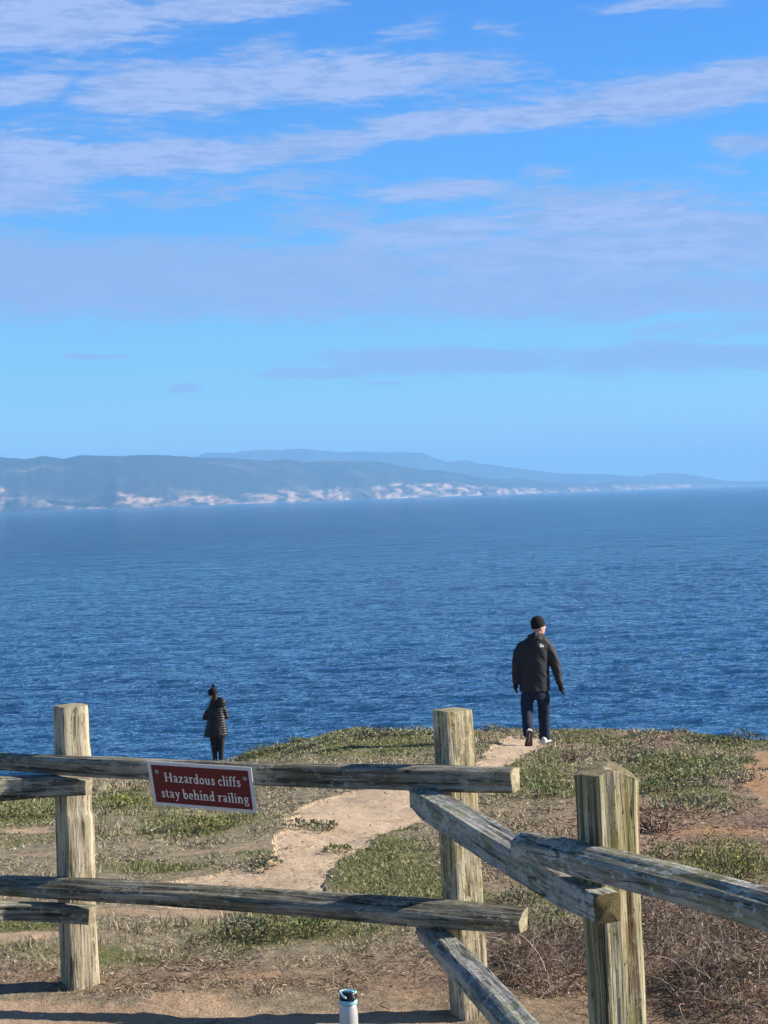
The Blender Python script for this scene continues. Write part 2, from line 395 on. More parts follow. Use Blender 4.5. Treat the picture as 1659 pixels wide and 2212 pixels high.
def ground_nodes(g, bs):
    pos = g.t.nodes.new('ShaderNodeNewGeometry').outputs['Position']
    s = g.sep(g.attr('col')); gr, ba, re = s[0], s[1], s[2]
    n1 = g.noise(pos, 2.2, 6, 0.65); n2 = g.noise(pos, 14, 5, 0.7); n3 = g.noise(pos, 70, 4, 0.7); n4 = g.noise(pos, 240, 2, 0.6)
    speck = g.m('ADD', g.m('MULTIPLY', n2, 0.5), g.m('MULTIPLY', n3, 0.5))
    grey = g.ramp(speck, [(0.32, (0.13, 0.11, 0.07)), (0.5, (0.31, 0.265, 0.18)), (0.66, (0.48, 0.405, 0.29))])
    red = g.ramp(speck, [(0.32, (0.10, 0.062, 0.042)), (0.5, (0.32, 0.205, 0.14)), (0.66, (0.52, 0.37, 0.26))])
    base = g.mix(g.m('MULTIPLY', re, 0.9, clamp=True), grey, red)
    green = g.ramp(speck, [(0.33, (0.07, 0.075, 0.03)), (0.5, (0.18, 0.185, 0.075)), (0.68, (0.30, 0.28, 0.13))])
    base = g.mix(g.smooth(g.m('ADD', gr, g.m('MULTIPLY', g.m('SUBTRACT', n1, 0.5), 0.9)), 0.25, 0.7), base, green)
    sand = g.ramp(g.m('ADD', g.m('MULTIPLY', n1, 0.5), g.m('MULTIPLY', n3, 0.5)), [(0.3, (0.33, 0.22, 0.14)), (0.5, (0.5, 0.36, 0.24)), (0.7, (0.6, 0.46, 0.33))])
    osand = g.mix(re, sand, (0.5, 0.30, 0.16))
    bw = g.m('ADD', g.m('ADD', ba, g.m('MULTIPLY', g.m('SUBTRACT', n1, 0.5), 1.3)), g.m('MULTIPLY', g.m('SUBTRACT', n2, 0.5), 0.9))
    base = g.mix(g.smooth(bw, 0.32, 0.62), base, osand)
    g.val(bs.inputs['Base Color'], base)
    h = g.m('ADD', g.m('MULTIPLY', n2, 1.0), g.m('ADD', g.m('MULTIPLY', n3, 0.5), g.m('MULTIPLY', n4, 0.2)))
    g.val(bs.inputs['Normal'], g.bump(h, 0.8, 0.05))
    bs.inputs['Roughness'].default_value = 0.95; bs.inputs['Specular IOR Level'].default_value = 0.15

def path_nodes(g, bs):
    pos = g.t.nodes.new('ShaderNodeNewGeometry').outputs['Position']
    n1 = g.noise(pos, 1.7, 6, 0.65); n2 = g.noise(pos, 22, 5, 0.7); n3 = g.noise(pos, 110, 3, 0.7)
    f = g.m('ADD', g.m('MULTIPLY', n1, 0.55), g.m('MULTIPLY', n2, 0.45))
    c = g.ramp(f, [(0.28, (0.38, 0.27, 0.17)), (0.45, (0.57, 0.43, 0.29)), (0.6, (0.66, 0.51, 0.36)), (0.75, (0.70, 0.57, 0.42))])
    n4 = g.noise(pos, 5.0, 4, 0.6)
    c = g.mix(g.smooth(n4, 0.56, 0.68, 0.0, 0.55), c, (0.42, 0.30, 0.20))
    c = g.mix(g.smooth(n3, 0.60, 0.70), c, (0.3, 0.22, 0.16))
    g.val(bs.inputs['Base Color'], c)
    g.val(bs.inputs['Normal'], g.bump(g.m('ADD', n2, g.m('MULTIPLY', n3, 0.4)), 0.6, 0.03))
    bs.inputs['Roughness'].default_value = 0.95; bs.inputs['Specular IOR Level'].default_value = 0.15

M_ground = material('ground', ground_nodes); M_path = material('path', path_nodes)
build_ground()


# ------------------------------------------------------------------ sea
def sea_nodes(g, bs):
    pos = g.t.nodes.new('ShaderNodeNewGeometry').outputs['Position']
    def st(sx, sy): return g.vm('MULTIPLY', pos, (sx, sy, 1.0))
    big = g.noise(st(0.020, 0.045), 1.0, 3, 0.5, 0.3)
    swell = g.noise(st(0.075, 0.05), 1.0, 3, 0.6, 0.6)
    wave = g.noise(st(0.26, 0.17), 1.0, 4, 0.62, 0.8)
    rip = g.noise(st(0.9, 0.5), 1.0, 3, 0.6, 0.5)
    wind = g.noise(st(0.002, 0.006), 1.0, 5, 0.6)
    h = g.m('ADD', g.m('ADD', g.m('MULTIPLY', big, SEA_AMP[0]), g.m('MULTIPLY', swell, SEA_AMP[1])), g.m('ADD', g.m('MULTIPLY', wave, SEA_AMP[2]), g.m('MULTIPLY', rip, SEA_AMP[3])))
    nrm = g.bump(h, 1.0, 1.0)
    t = g.t
    body = t.nodes.new('ShaderNodeBsdfDiffuse'); g.val(body.inputs['Color'], g.mix(g.smooth(wind, 0.35, 0.65), (0.009, 0.050, 0.125), (0.015, 0.072, 0.165)))
    gl = t.nodes.new('ShaderNodeBsdfGlossy'); gl.inputs['Roughness'].default_value = 0.06; gl.inputs['Color'].default_value = (0.82, 0.90, 0.95, 1)
    g.val(gl.inputs['Normal'], nrm)
    fr = t.nodes.new('ShaderNodeFresnel'); fr.inputs['IOR'].default_value = 1.333; g.val(fr.inputs['Normal'], nrm)
    mx = t.nodes.new('ShaderNodeMixShader')
    g.val(mx.inputs[0], g.m('MINIMUM', g.m('MULTIPLY', fr.outputs[0], SEA_F), 0.85))
    t.links.new(body.outputs[0], mx.inputs[1]); t.links.new(gl.outputs[0], mx.inputs[2])
    out = [n for n in t.nodes if n.type == 'OUTPUT_MATERIAL'][0]; t.links.new(mx.outputs[0], out.inputs['Surface']); t.nodes.remove(bs)
SEA_F = 1.38
SEA_AMP = (4.0, 3.5, 2.0, 0.8)
M_sea = material('sea', sea_nodes)
def build_sea():
    # near water is a mesh of real waves, as fine as they can be told apart; the far sea is flat
    near = 30 * FPX / np.arange(580.0, 26.0, -1.0)
    Ds = np.concatenate([[-3000, -200, 0, 60, 130, 180], near, near[-1] * np.exp(np.linspace(0.03, math.log(80000 / near[-1]), 50))])
    uf = np.linspace(-1, 1, 980); ue = 1 + np.cumsum(1.35 ** np.arange(14) * 0.01)
    us = np.concatenate([-ue[::-1], uf, ue])
    W = np.where((Ds > 185), 0.26 * np.abs(Ds), 0.26 * 185 + 0 * Ds)
    X = us[None] * W[:, None]; Y = np.repeat(Ds[:, None], len(us), 1)
    step = np.gradient(Ds)[:, None]                        # row spacing: waves shorter than this cannot be carried
    def fade(lam): return np.clip(1.6 - step / lam * 1.2, 0, 1)
    def ridge(a): return 1 - np.abs(a) * 2.6
    inside = np.clip((1 - np.abs(us)) * 12, 0, 1)[None] * (Y > 190) * (Y < 5000)
    h = fbm(X * 0.035, Y * 0.05, 0, 2, 201) * 0.9 * fade(24)
    h = h + ridge(fbm(X * 0.10 + Y * .02, Y * 0.14, 0, 2, 207)) * 0.55 * fade(8)
    h = h + ridge(fbm(X * 0.27 - Y * .04, Y * 0.34, 0, 2, 213)) * 0.24 * fade(3.2)
    h = h + fbm(X * 1.0, Y * 0.9, 0, 2, 219) * 0.08 * fade(1.4)
    gust = 0.7 + 1.2 * (fbm(X * 0.006, Y * 0.004, 0, 3, 227) + .5)
    Z = SEA_Z + (h - 0.4) * inside * gust * SEA_H
    idx = np.arange(X.size).reshape(X.shape)
    F = np.stack([idx[:-1, :-1], idx[:-1, 1:], idx[1:, 1:], idx[1:, :-1]], -1).reshape(-1, 4)
    tag(link('sea', npmesh('sea', np.stack([X, Y, Z], -1).reshape(-1, 3), F), M_sea, smooth=True), kind='structure')
SEA_H = 0.8
build_sea()


# ------------------------------------------------------------------ far coast
def hz(px): return 1097 - math.tan(ROLL) * np.asarray(px, float)
NEAR_CREST = [(-3200, 1190), (-2600, 1120), (-2000, 1060), (-1500, 1020), (-900, 985), (-500, 992), (-250, 996), (-60, 990), (0, 991), (58, 994.5), (95, 987), (143, 992), (180, 984), (222, 984.5), (275, 987.6), (317, 985), (370, 984.5), (423, 988.7), (502, 989), (582, 996), (614, 992.4), (666, 998.7), (709, 996), (783, 996), (825, 999.5), (838, 1002), (877, 1011), (908, 1016), (961, 1017.5), (1020, 1029), (1090, 1037), (1117, 1033), (1149, 1038), (1198, 1043), (1283, 1044), (1337, 1038.5), (1412, 1040), (1470, 1039), (1520, 1036.5), (1568, 1042), (1600, 1046)]
BACK_CREST = [(300, 1010), (400, 993), (428, 987.6), (450, 981), (513, 979), (529, 975), (561, 970.7), (608, 973), (651, 968.6), (688, 972), (740, 977), (793, 975), (846, 977), (870, 975.6), (918, 979), (940, 989), (972, 998), (1004, 994), (1036, 1002), (1112, 1010.5), (1187, 1020), (1224, 1024), (1305, 1025), (1385, 1029), (1439, 1021), (1487, 1024), (1530, 1032), (1573, 1039), (1620, 1040), (1659, 1038), (1800, 1036), (2000, 1040)]
BLUFF = [(-500, 1075), (-60, 1055), (0, 1056), (40, 1062), (90, 1075), (130, 1086), (180, 1093), (235, 1094), (247, 1077), (330, 1070), (430, 1074), (520, 1079), (600, 1068), (640, 1061), (700, 1072), (712, 1059), (760, 1050), (860, 1040), (930, 1044), (960, 1036), (1000, 1043), (1080, 1053), (1150, 1054), (1300, 1049), (1500, 1045), (1600, 1045)]
SHORE = [(-500, 14500), (0, 15500), (250, 15000), (420, 16000), (700, 18500), (1080, 22500), (1350, 28000), (1600, 36000)]

def coast(name, crest, shore, bluff, ncol, nrow, depth, mat, seed):
    p0, p1 = crest[0][0], crest[-1][0]
    px = np.linspace(p0, p1, ncol)
    cy = np.interp(px, *zip(*crest)) + fbm(px * 0.09, 0.5, 0, 4, seed) * 2.6
    D0 = np.interp(px, *zip(*shore))
    H = (hz(px) - cy) / FPX; H = np.maximum(H, 0.0002)
    t = np.linspace(0, 1.25, nrow)
    t = np.concatenate([np.linspace(0, 0.08, 14)[:-1], np.linspace(0.08, 1.25, nrow)])
    out = []; cols = []
    k = (px - 829.5) / FPX
    bl = (hz(px) - np.interp(px, *zip(*bluff))) / FPX if bluff else None
    for ti in t:
        D = D0 * (1 + depth * ti)
        X = k * D
        relief = fbm(X * 0.0011, D * 0.0011, 0, 5, seed + 3)
        gul = fbm(X * 0.004, D * 0.0025, 0, 4, seed + 8)
        zc = CAM_H + H * D0 * (1 + depth)                       # crest height
        if bl is not None:
            zb = np.maximum(SEA_Z + (CAM_H + bl * D0 - SEA_Z) * 0.82, SEA_Z + 12)
            zb = zb + fbm(px * 0.05, 1.0, 0, 3, seed + 5) * 36 * (zb > 20)
            zb = np.maximum(np.minimum(zb, zc - 5), SEA_Z + 8)
        else: zb = np.full(px.shape, SEA_Z + 2.0)
        if ti <= 0.08:
            f = ti / 0.08
            z = SEA_Z - 4 + (zb - SEA_Z + 4) * (f ** 0.75)
            D = D + gul * 120 * math.sin(f * math.pi) + relief * 900 * (1 - f * .3)
            w = np.full(px.shape, 1.0)
        elif ti <= 1.0:
            f = (ti - 0.08) / 0.92
            z = zb + (zc - zb) * (1 - (1 - f) ** 1.7)
            z = z + (relief * 0.55 + gul * 0.2) * (zc - SEA_Z) * math.sin(f * math.pi) * 0.55
            w = np.full(px.shape, max(0, 1 - f * 7))
        else:
            z = zc - (ti - 1) / 0.25 * (zc - SEA_Z) * 0.6; w = np.zeros(px.shape)
        out.append(np.stack([k * D, D, z], -1))
        patch = sstep(fbm(px * 0.035, 3.0, 0, 3, seed + 31), -0.22, 0.12)
        cols.append(np.stack([w * (0.4 + gul) * (0.6 + 0.5 * patch), relief + .5, np.zeros(px.shape)], -1))
    V = np.array(out); nr, nc = V.shape[:2]
    idx = np.arange(nr * nc).reshape(nr, nc)
    F = np.stack([idx[:-1, :-1], idx[:-1, 1:], idx[1:, 1:], idx[1:, :-1]], -1).reshape(-1, 4)
    o = link(name, npmesh(name, V.reshape(-1, 3), F, col=np.array(cols).reshape(-1, 3)), mat, smooth=True)
    return tag(o, kind='structure')

def hill_nodes(g, bs):
    pos = g.t.nodes.new('ShaderNodeNewGeometry').outputs['Position']
    s = g.sep(g.attr('col'))
    n1 = g.noise(pos, 0.0013, 6, 0.65); n2 = g.noise(pos, 0.006, 6, 0.7)
    veg = g.ramp(g.m('ADD', g.m('MULTIPLY', n1, .7), g.m('MULTIPLY', n2, .3)), [(0.38, (0.02, 0.026, 0.03)), (0.52, (0.03, 0.038, 0.035)), (0.60, (0.09, 0.09, 0.065)), (0.68, (0.34, 0.28, 0.22))])
    n3 = g.noise(g.vm('MULTIPLY', pos, (1.0, 0.12, 2.4)), 0.009, 5, 0.65)
    rock = g.ramp(n3, [(0.35, (0.22, 0.15, 0.11)), (0.5, (0.42, 0.28, 0.20)), (0.68, (0.60, 0.43, 0.33))])
    w = g.smooth(g.m('ADD', s[0], g.m('MULTIPLY', g.m('MULTIPLY', g.m('SUBTRACT', n3, 0.5), 3.2), g.m('MULTIPLY', s[0], 3.0, clamp=True))), 0.02, 0.75)
    g.val(bs.inputs['Base Color'], g.mix(w, veg, rock))
    bs.inputs['Roughness'].default_value = 1.0; bs.inputs['Specular IOR Level'].default_value = 0.0
    g.val(bs.inputs['Normal'], g.bump(n3, 0.4, 15))
M_hill = material('hills', hill_nodes)
coast('hills', NEAR_CREST, SHORE, BLUFF, 1500, 60, 0.22, M_hill, 5)
coast('mountain_ridge', BACK_CREST, [(300, 31000), (900, 31000), (1200, 32000), (1600, 34000), (2000, 38000)], None, 600, 50, 0.2, M_hill, 55)


# ------------------------------------------------------------------ haze
def build_haze():
    bm = bmesh.new(); bmesh.ops.create_cube(bm, size=1.0)
    me = bpy.data.meshes.new('haze'); bm.to_mesh(me); bm.free()
    top = 1300.0; bot = SEA_Z - 6
    o = link('haze', me); o.scale = (220000, 170000, top - bot); o.location = (0, 0, (top + bot) / 2)
    m = bpy.data.materials.new('haze'); m.use_nodes = True; t = m.node_tree; t.nodes.clear()
    v = t.nodes.new('ShaderNodeVolumePrincipled'); v.inputs['Color'].default_value = HAZE_COL
    v.inputs['Density'].default_value = HAZE_D; v.inputs['Anisotropy'].default_value = 0.0
    out = t.nodes.new('ShaderNodeOutputMaterial'); t.links.new(v.outputs[0], out.inputs['Volume'])
    me.materials.append(m); tag(o, kind='stuff')
HAZE_D, HAZE_COL = 4.7e-5, (0.31, 0.63, 1.0, 1)
build_haze()


# ------------------------------------------------------------------ weathered timber
def wood_nodes(light, mid, dark, lichen, lich_amt, algae, algae_amt, grain=38.0, crack=0.5, stripe=0.0):
    def b(g, bs):
        gc = g.attr('gc', 'Vector')                           # (along the grain, across, across)
        s = g.vm('MULTIPLY', gc, (1.2, 1.0, 1.0))
        big = g.noise(s, 6.0, 4, 0.6)
        st = g.vm('MULTIPLY', gc, (0.085, 1.0, 1.0))
        gr = g.noise(st, grain, 5, 0.7, 0.15); gr2 = g.noise(g.vm('MULTIPLY', gc, (0.03, 1, 1)), grain * 2.6, 3, 0.6)
        f = g.m('ADD', g.m('MULTIPLY', gr, 0.65), g.m('ADD', g.m('MULTIPLY', gr2, 0.25), g.m('MULTIPLY', big, 0.12)))
        c = g.ramp(f, [(0.41, dark), (0.49, mid), (0.57, light)])
        if stripe:
            sn = g.noise(g.vm('MULTIPLY', gc, (0.02, 1, 1)), 26.0, 3, 0.55)
            sc_ = g.ramp(sn, [(0.38, (0.05, 0.022, 0.014)), (0.43, (0.24, 0.16, 0.07)), (0.47, (0.52, 0.46, 0.30)), (0.515, (0.16, 0.15, 0.05)), (0.55, (0.58, 0.53, 0.39)), (0.60, (0.12, 0.07, 0.04))])
            c = g.mix(stripe, c, sc_)
        # algae and moss in soft stains
        al = g.smooth(g.m('ADD', g.noise(g.vm('MULTIPLY', gc, (0.5, 1, 1)), 9.0, 4, 0.6), g.m('MULTIPLY', gr, 0.2)), 0.64 - 0.18 * algae_amt, 0.78 - 0.12 * algae_amt)
        c = g.mix(g.m('MULTIPLY', al, min(1, algae_amt)), c, algae)
        # lichen in small crusty blotches
        lv = g.noise(g.vm('MULTIPLY', gc, (0.6, 1, 1)), 65.0, 3, 0.8, 0.0)
        lv = g.m('ADD', g.m('MULTIPLY', lv, .5), g.m('MULTIPLY', g.noise(g.vm('MULTIPLY', gc, (0.7, 1, 1)), 26.0, 3, 0.6), .5))
        lm = g.noise(gc, 5.0, 2, 0.5)
        li = g.smooth(g.m('ADD', lv, g.m('MULTIPLY', g.m('SUBTRACT', lm, 0.5), 0.35)), 0.60 - 0.08 * lich_amt, 0.63 - 0.06 * lich_amt)
        c = g.mix(g.m('MULTIPLY', li, min(1, lich_amt * 0.9)), c, lichen)
        pit = g.smooth(g.noise(g.vm('MULTIPLY', gc, (0.45, 1, 1)), 90.0, 2, 0.6), 0.62, 0.70)
        c = g.mix(g.m('MULTIPLY', pit, 0.7), c, tuple(v * .6 for v in dark))
        # long dark checks
        ck = g.noise(g.vm('MULTIPLY', gc, (0.035, 1.0, 1.0)), 24.0, 2, 0.4, 0.3)
        cr = g.smooth(g.m('ABSOLUTE', g.m('SUBTRACT', ck, 0.5)), 0.0, 0.012, 1.0, 0.0)
        cr = g.m('MULTIPLY', g.m('MULTIPLY', cr, g.smooth(g.noise(g.vm('MULTIPLY', gc, (0.3, 1, 1)), 7.0, 2, 0.5), 0.42, 0.6)), crack)
        c = g.mix(cr, c, (0.012, 0.01, 0.008))
        g.val(bs.inputs['Base Color'], c)
        h = g.m('SUBTRACT', g.m('ADD', f, g.m('MULTIPLY', lv, 0.25)), g.m('MULTIPLY', cr, 1.0))
        g.val(bs.inputs['Normal'], g.bump(h, 0.9, 0.012))
        bs.inputs['Roughness'].default_value = 0.9; bs.inputs['Specular IOR Level'].default_value = 0.2
    return b
M_post = material('post_wood', wood_nodes((0.56, 0.49, 0.36), (0.35, 0.295, 0.20), (0.09, 0.07, 0.045), (0.52, 0.47, 0.32), 0.6, (0.40, 0.36, 0.18), 0.4))
M_post_mossy = material('post_wood_mossy', wood_nodes((0.66, 0.60, 0.45), (0.36, 0.29, 0.17), (0.07, 0.045, 0.028), (0.66, 0.62, 0.46), 0.2, (0.24, 0.23, 0.07), 0.45, 24.0, 0.8, 0.78))
M_post_speck = material('post_wood_speckled', wood_nodes((0.60, 0.53, 0.39), (0.33, 0.27, 0.17), (0.05, 0.038, 0.024), (0.60, 0.53, 0.33), 0.8, (0.40, 0.34, 0.10), 0.4, 44.0))
M_rail = material('rail_wood', wood_nodes((0.34, 0.325, 0.28), (0.16, 0.152, 0.125), (0.035, 0.032, 0.027), (0.38, 0.38, 0.30), 0.75, (0.14, 0.135, 0.07), 0.5, 34.0, 0.9))
M_rail_grey = material('rail_wood_grey', wood_nodes((0.42, 0.40, 0.37), (0.25, 0.245, 0.235), (0.085, 0.08, 0.075), (0.44, 0.46, 0.42), 1.0, (0.22, 0.25, 0.13), 0.55, 34.0, 0.8))
M_rail_lichen = material('rail_wood_lichened', wood_nodes((0.40, 0.38, 0.34), (0.21, 0.205, 0.19), (0.05, 0.046, 0.04), (0.46, 0.47, 0.42), 1.05, (0.22, 0.22, 0.10), 0.6, 34.0, 0.8))
M_end = material('cut_end', wood_nodes((0.52, 0.47, 0.34), (0.38, 0.33, 0.22), (0.12, 0.095, 0.06), (0.56, 0.52, 0.30), 0.9, (0.36, 0.32, 0.12), 0.5, 20.0))
M_end_brown = material('cut_end_brown', wood_nodes((0.30, 0.24, 0.13), (0.19, 0.145, 0.075), (0.05, 0.04, 0.02), (0.34, 0.30, 0.16), 0.5, (0.2, 0.16, 0.05), 0.6, 30.0))

def resample(poly, n):
    P = np.array(poly + [poly[0]], float); d = np.r_[0, np.cumsum(np.hypot(*np.diff(P, axis=0).T))]
    t = np.linspace(0, d[-1], n + 1)[:-1]
    return np.stack([np.interp(t, d, P[:, 0]), np.interp(t, d, P[:, 1])], 1)

def round_poly(P, k=1):
    for _ in range(k): P = 0.25 * np.roll(P, 1, 0) + 0.5 * P + 0.25 * np.roll(P, -1, 0)
    return P

def timber(name, C, A, B, poly, scale, mat, endmat, parent, seed, groove=0.004, wave=0.006, cap0=None, cap1=None, n=56, top_fn=None):
    """loft of a rough split cross-section. C: ring centres, A/B: unit axes per ring (arrays), scale: per ring (sa, sb)"""
    base = round_poly(resample(poly, n), 1)
    C = np.asarray(C, float); A = np.asarray(A, float); B = np.asarray(B, float); S = np.asarray(scale, float)
    m = len(C); seg = np.r_[0, np.cumsum(np.linalg.norm(np.diff(C, axis=0), axis=1))]
    V = np.zeros((m, n, 3)); G = np.zeros((m, n, 3))
    ang = np.arange(n) / n
    nrm = np.roll(base, -1, 0) - np.roll(base, 1, 0); nrm = np.stack([nrm[:, 1], -nrm[:, 0]], 1)
    nrm /= np.linalg.norm(nrm, axis=1)[:, None] + 1e-9
    if (nrm * base).sum() < 0: nrm = -nrm
    for i in range(m):
        s = seg[i]
        P = base * S[i]
        g1 = fbm(P[:, 0] * 55, P[:, 1] * 55, s * 1.1 + seed, 3, seed) * 2 * groove
        g2 = fbm(P[:, 0] * 12, P[:, 1] * 12, s * 2.2, 3, seed + 9) * 2 * wave
        P = P + nrm * (g1 + g2)[:, None]
        V[i] = C[i] + P[:, :1] * A[i] + P[:, 1:] * B[i]
        G[i] = np.stack([np.full(n, s + seed * 3.7), base[:, 0] * S[i][0] + seed, base[:, 1] * S[i][1]], 1)
    if top_fn is not None: V = top_fn(V)
    idx = np.arange(m * n).reshape(m, n); nx = np.roll(idx, -1, 1)
    F = np.stack([idx[:-1], nx[:-1], nx[1:], idx[1:]], -1).reshape(-1, 4)
    Vv = [V.reshape(-1, 3)]; Gv = [G.reshape(-1, 3)]; Ff = [F]; off = m * n; capfaces = []
    nside = len(F)
    for end in (0, m - 1):
        # end grain: rings drawn in to the middle, slightly proud and rough
        prev = idx[end]; c = V[end].mean(0); ax = C[end] - C[end + (1 if end == 0 else -1)]; ax /= np.linalg.norm(ax)
        for r in (0.93, 0.6, 0.25):
            bul = (1 - r) * 0.01
            ring = c + (V[end] - c) * r + ax * bul + ax * (fbm(V[end][:, 0] * 60 * r, V[end][:, 2] * 60 * r, V[end][:, 1] * 60, 2, seed + 4) * 0.003)[:, None]
            cur = off + np.arange(n); off += n
            Vv.append(ring); Gv.append(np.stack([(V[end][:, 2] + seed) * r, (ring - c) @ A[end], (ring - c) @ B[end]], 1) * 1.0)
            q = np.stack([prev, np.roll(prev, -1), np.roll(cur, -1), cur], -1)
            Ff.append(q if end else q[:, ::-1]); prev = cur
        h = n // 2
        q = np.stack([prev[:h - 1], prev[1:h], prev[::-1][1:h], prev[::-1][:h - 1]], -1)
        Ff.append(q if end else q[:, ::-1])
    Fall = np.concatenate(Ff)
    me = npmesh(name, np.concatenate(Vv), Fall, vec=np.concatenate(Gv))
    me.materials.append(mat); me.materials.append(endmat)
    mi = np.zeros(len(Fall), np.int32); mi[nside:] = 1
    me.polygons.foreach_set('material_index', mi)
    me.polygons.foreach_set('use_smooth', np.r_[np.ones(nside, bool), np.zeros(len(Fall) - nside, bool)])
    me.validate(); me.set_sharp_from_angle(angle=R(28))
    o = bpy.data.objects.new(name, me); COL.objects.link(o)
    if parent is not None:
        local(me, parent); o.parent = parent
    return o

fence = empty('split_rail_fence', (0.29, 8.49, 0.0), 'weathered grey split rail timber fence with three posts running along the path head', 'fence')

def make_post(rows, Y, base_z, poly, mat, seed, label, top_fn=None, groove=0.004, wave=0.004):
    """rows: (y, left x, right x) of the post's outline as photographed; Y its distance"""
    ys = np.linspace(rows[0][0], rows[-1][0], 90)
    r = np.array(rows, float)
    C = []; S = []
    pw = np.ptp(resample(poly, 56)[:, 0])
    for y in ys:
        l, rr = np.interp(y, r[:, 0], r[:, 1]), np.interp(y, r[:, 0], r[:, 2])
        a, b = U(l, y, Y), U(rr, y, Y)
        c = (a + b) / 2; C.append((c.x, c.y, c.z)); w = (b.x - a.x) / pw; S.append((w, w))
    C = np.array(C); C[:, 1] = Y
    zt = C[0, 2]; zb = base_z
    # extend to (and a little into) the ground
    C = C[::-1]; S = np.array(S)[::-1]
    if C[0, 2] > zb - 0.12:
        k = (C[0] - C[12]); k = k / abs(k[2]); add = C[0] + k * (C[0, 2] - (zb - 0.12))
        C = np.vstack([add, C]); S = np.vstack([S[0], S])
    A = np.tile([1.0, 0, 0], (len(C), 1)); B = np.tile([0, 1.0, 0], (len(C), 1))
    o = timber('post', C, A, B, poly, S, mat, mat, fence, seed, groove, wave, top_fn=top_fn)
    if label: o['label'] = label
    return o

def sq(side, deg, chamfer=0.0, extra=None):
    """square section turned by deg about the vertical; front-right corner optionally cut"""
    h = side / 2; p = [(-h, -h), (h - chamfer, -h), (h, -h + chamfer), (h, h), (-h, h)] if chamfer else [(-h, -h), (h, -h), (h, h), (-h, h)]
    c, s = math.cos(R(deg)), math.sin(R(deg))
    return [(x * c - y * s, x * s + y * c) for x, y in p]

def top_round(k):
    def f(V):
        for i in range(1, 4):
            c = V[-i].mean(0); V[-i] = c + (V[-i] - c) * (1 - k * (4 - i) ** 2 / 9 * 0.5)
        return V
    return f
make_post([(1524, 116, 196), (1600, 118, 199), (1635, 119, 203), (1700, 121, 203), (1750, 122, 204), (1762, 122, 210), (1800, 124, 211), (1900, 126, 212), (2000, 129, 214), (2125, 134, 220)], 9.17, 0.0,
          sq(0.125, 30, 0.035), M_post, 3, 'pale post at the left with a bulge on its sunlit side', top_round(.06), 0.004, 0.005)
make_post([(1533, 933, 1021), (1600, 936, 1026), (1650, 939, 1029), (1720, 943, 1034), (1800, 947, 1037), (1900, 953, 1043), (2000, 960, 1048), (2100, 966, 1055), (2205, 972, 1062)], 8.49, -0.06,
          sq(0.128, 28), M_post_speck, 8, 'flat topped corner post where the two runs of rails meet', top_round(.02))

def right_top(V):
    m = V.shape[0]; top = V[-1].copy(); ztop = top[:, 2].max()
    x0, x1 = top[:, 0].min(), top[:, 0].max(); y0 = top[:, 1].min(); y1 = top[:, 1].max()
    u = (top[:, 0] - x0) / (x1 - x0); v = (top[:, 1] - y0) / (y1 - y0)
    cut = np.interp(u, [0, 0.1, 0.35, 0.6, 0.9, 1.0], [0.03, 0.018, 0.006, 0.0, 0.03, 0.05]) + (1 - v) * 0.012
    for i in range(1, 14):
        z = V[-i][:, 2]; lim = ztop - cut
        V[-i][:, 2] = np.minimum(z, lim - (i - 1) * 0.0015)
    c = V[-1].mean(0)
    V[-1] = V[-1] * 0.94 + c * 0.06
    return V
rp = make_post([(1650, 1241, 1378), (1750, 1246, 1380), (1900, 1256, 1384), (2000, 1264, 1388), (2100, 1269, 1394), (2212, 1275, 1400), (2480, 1289, 1414)], 6.60, 0.0,
          round_poly(resample(sq(0.15, 24, 0.03), 10), 0).tolist(), M_post_mossy, 21, 'thick fluted post nearest the camera, streaked cream and green', right_top, 0.0075, 0.005)

# the posts just outside the picture that hold the rails' other ends
make_post([(1500, -690, -598), (2230, -665, -570)], 8.02, 0.0, sq(0.125, 12), M_post, 31, None, top_round(.06))
make_post([(1730, 1915, 2082), (2890, 1960, 2130)], 5.33, 0.0, sq(0.14, 30), M_post_mossy, 35, None, top_round(.04))

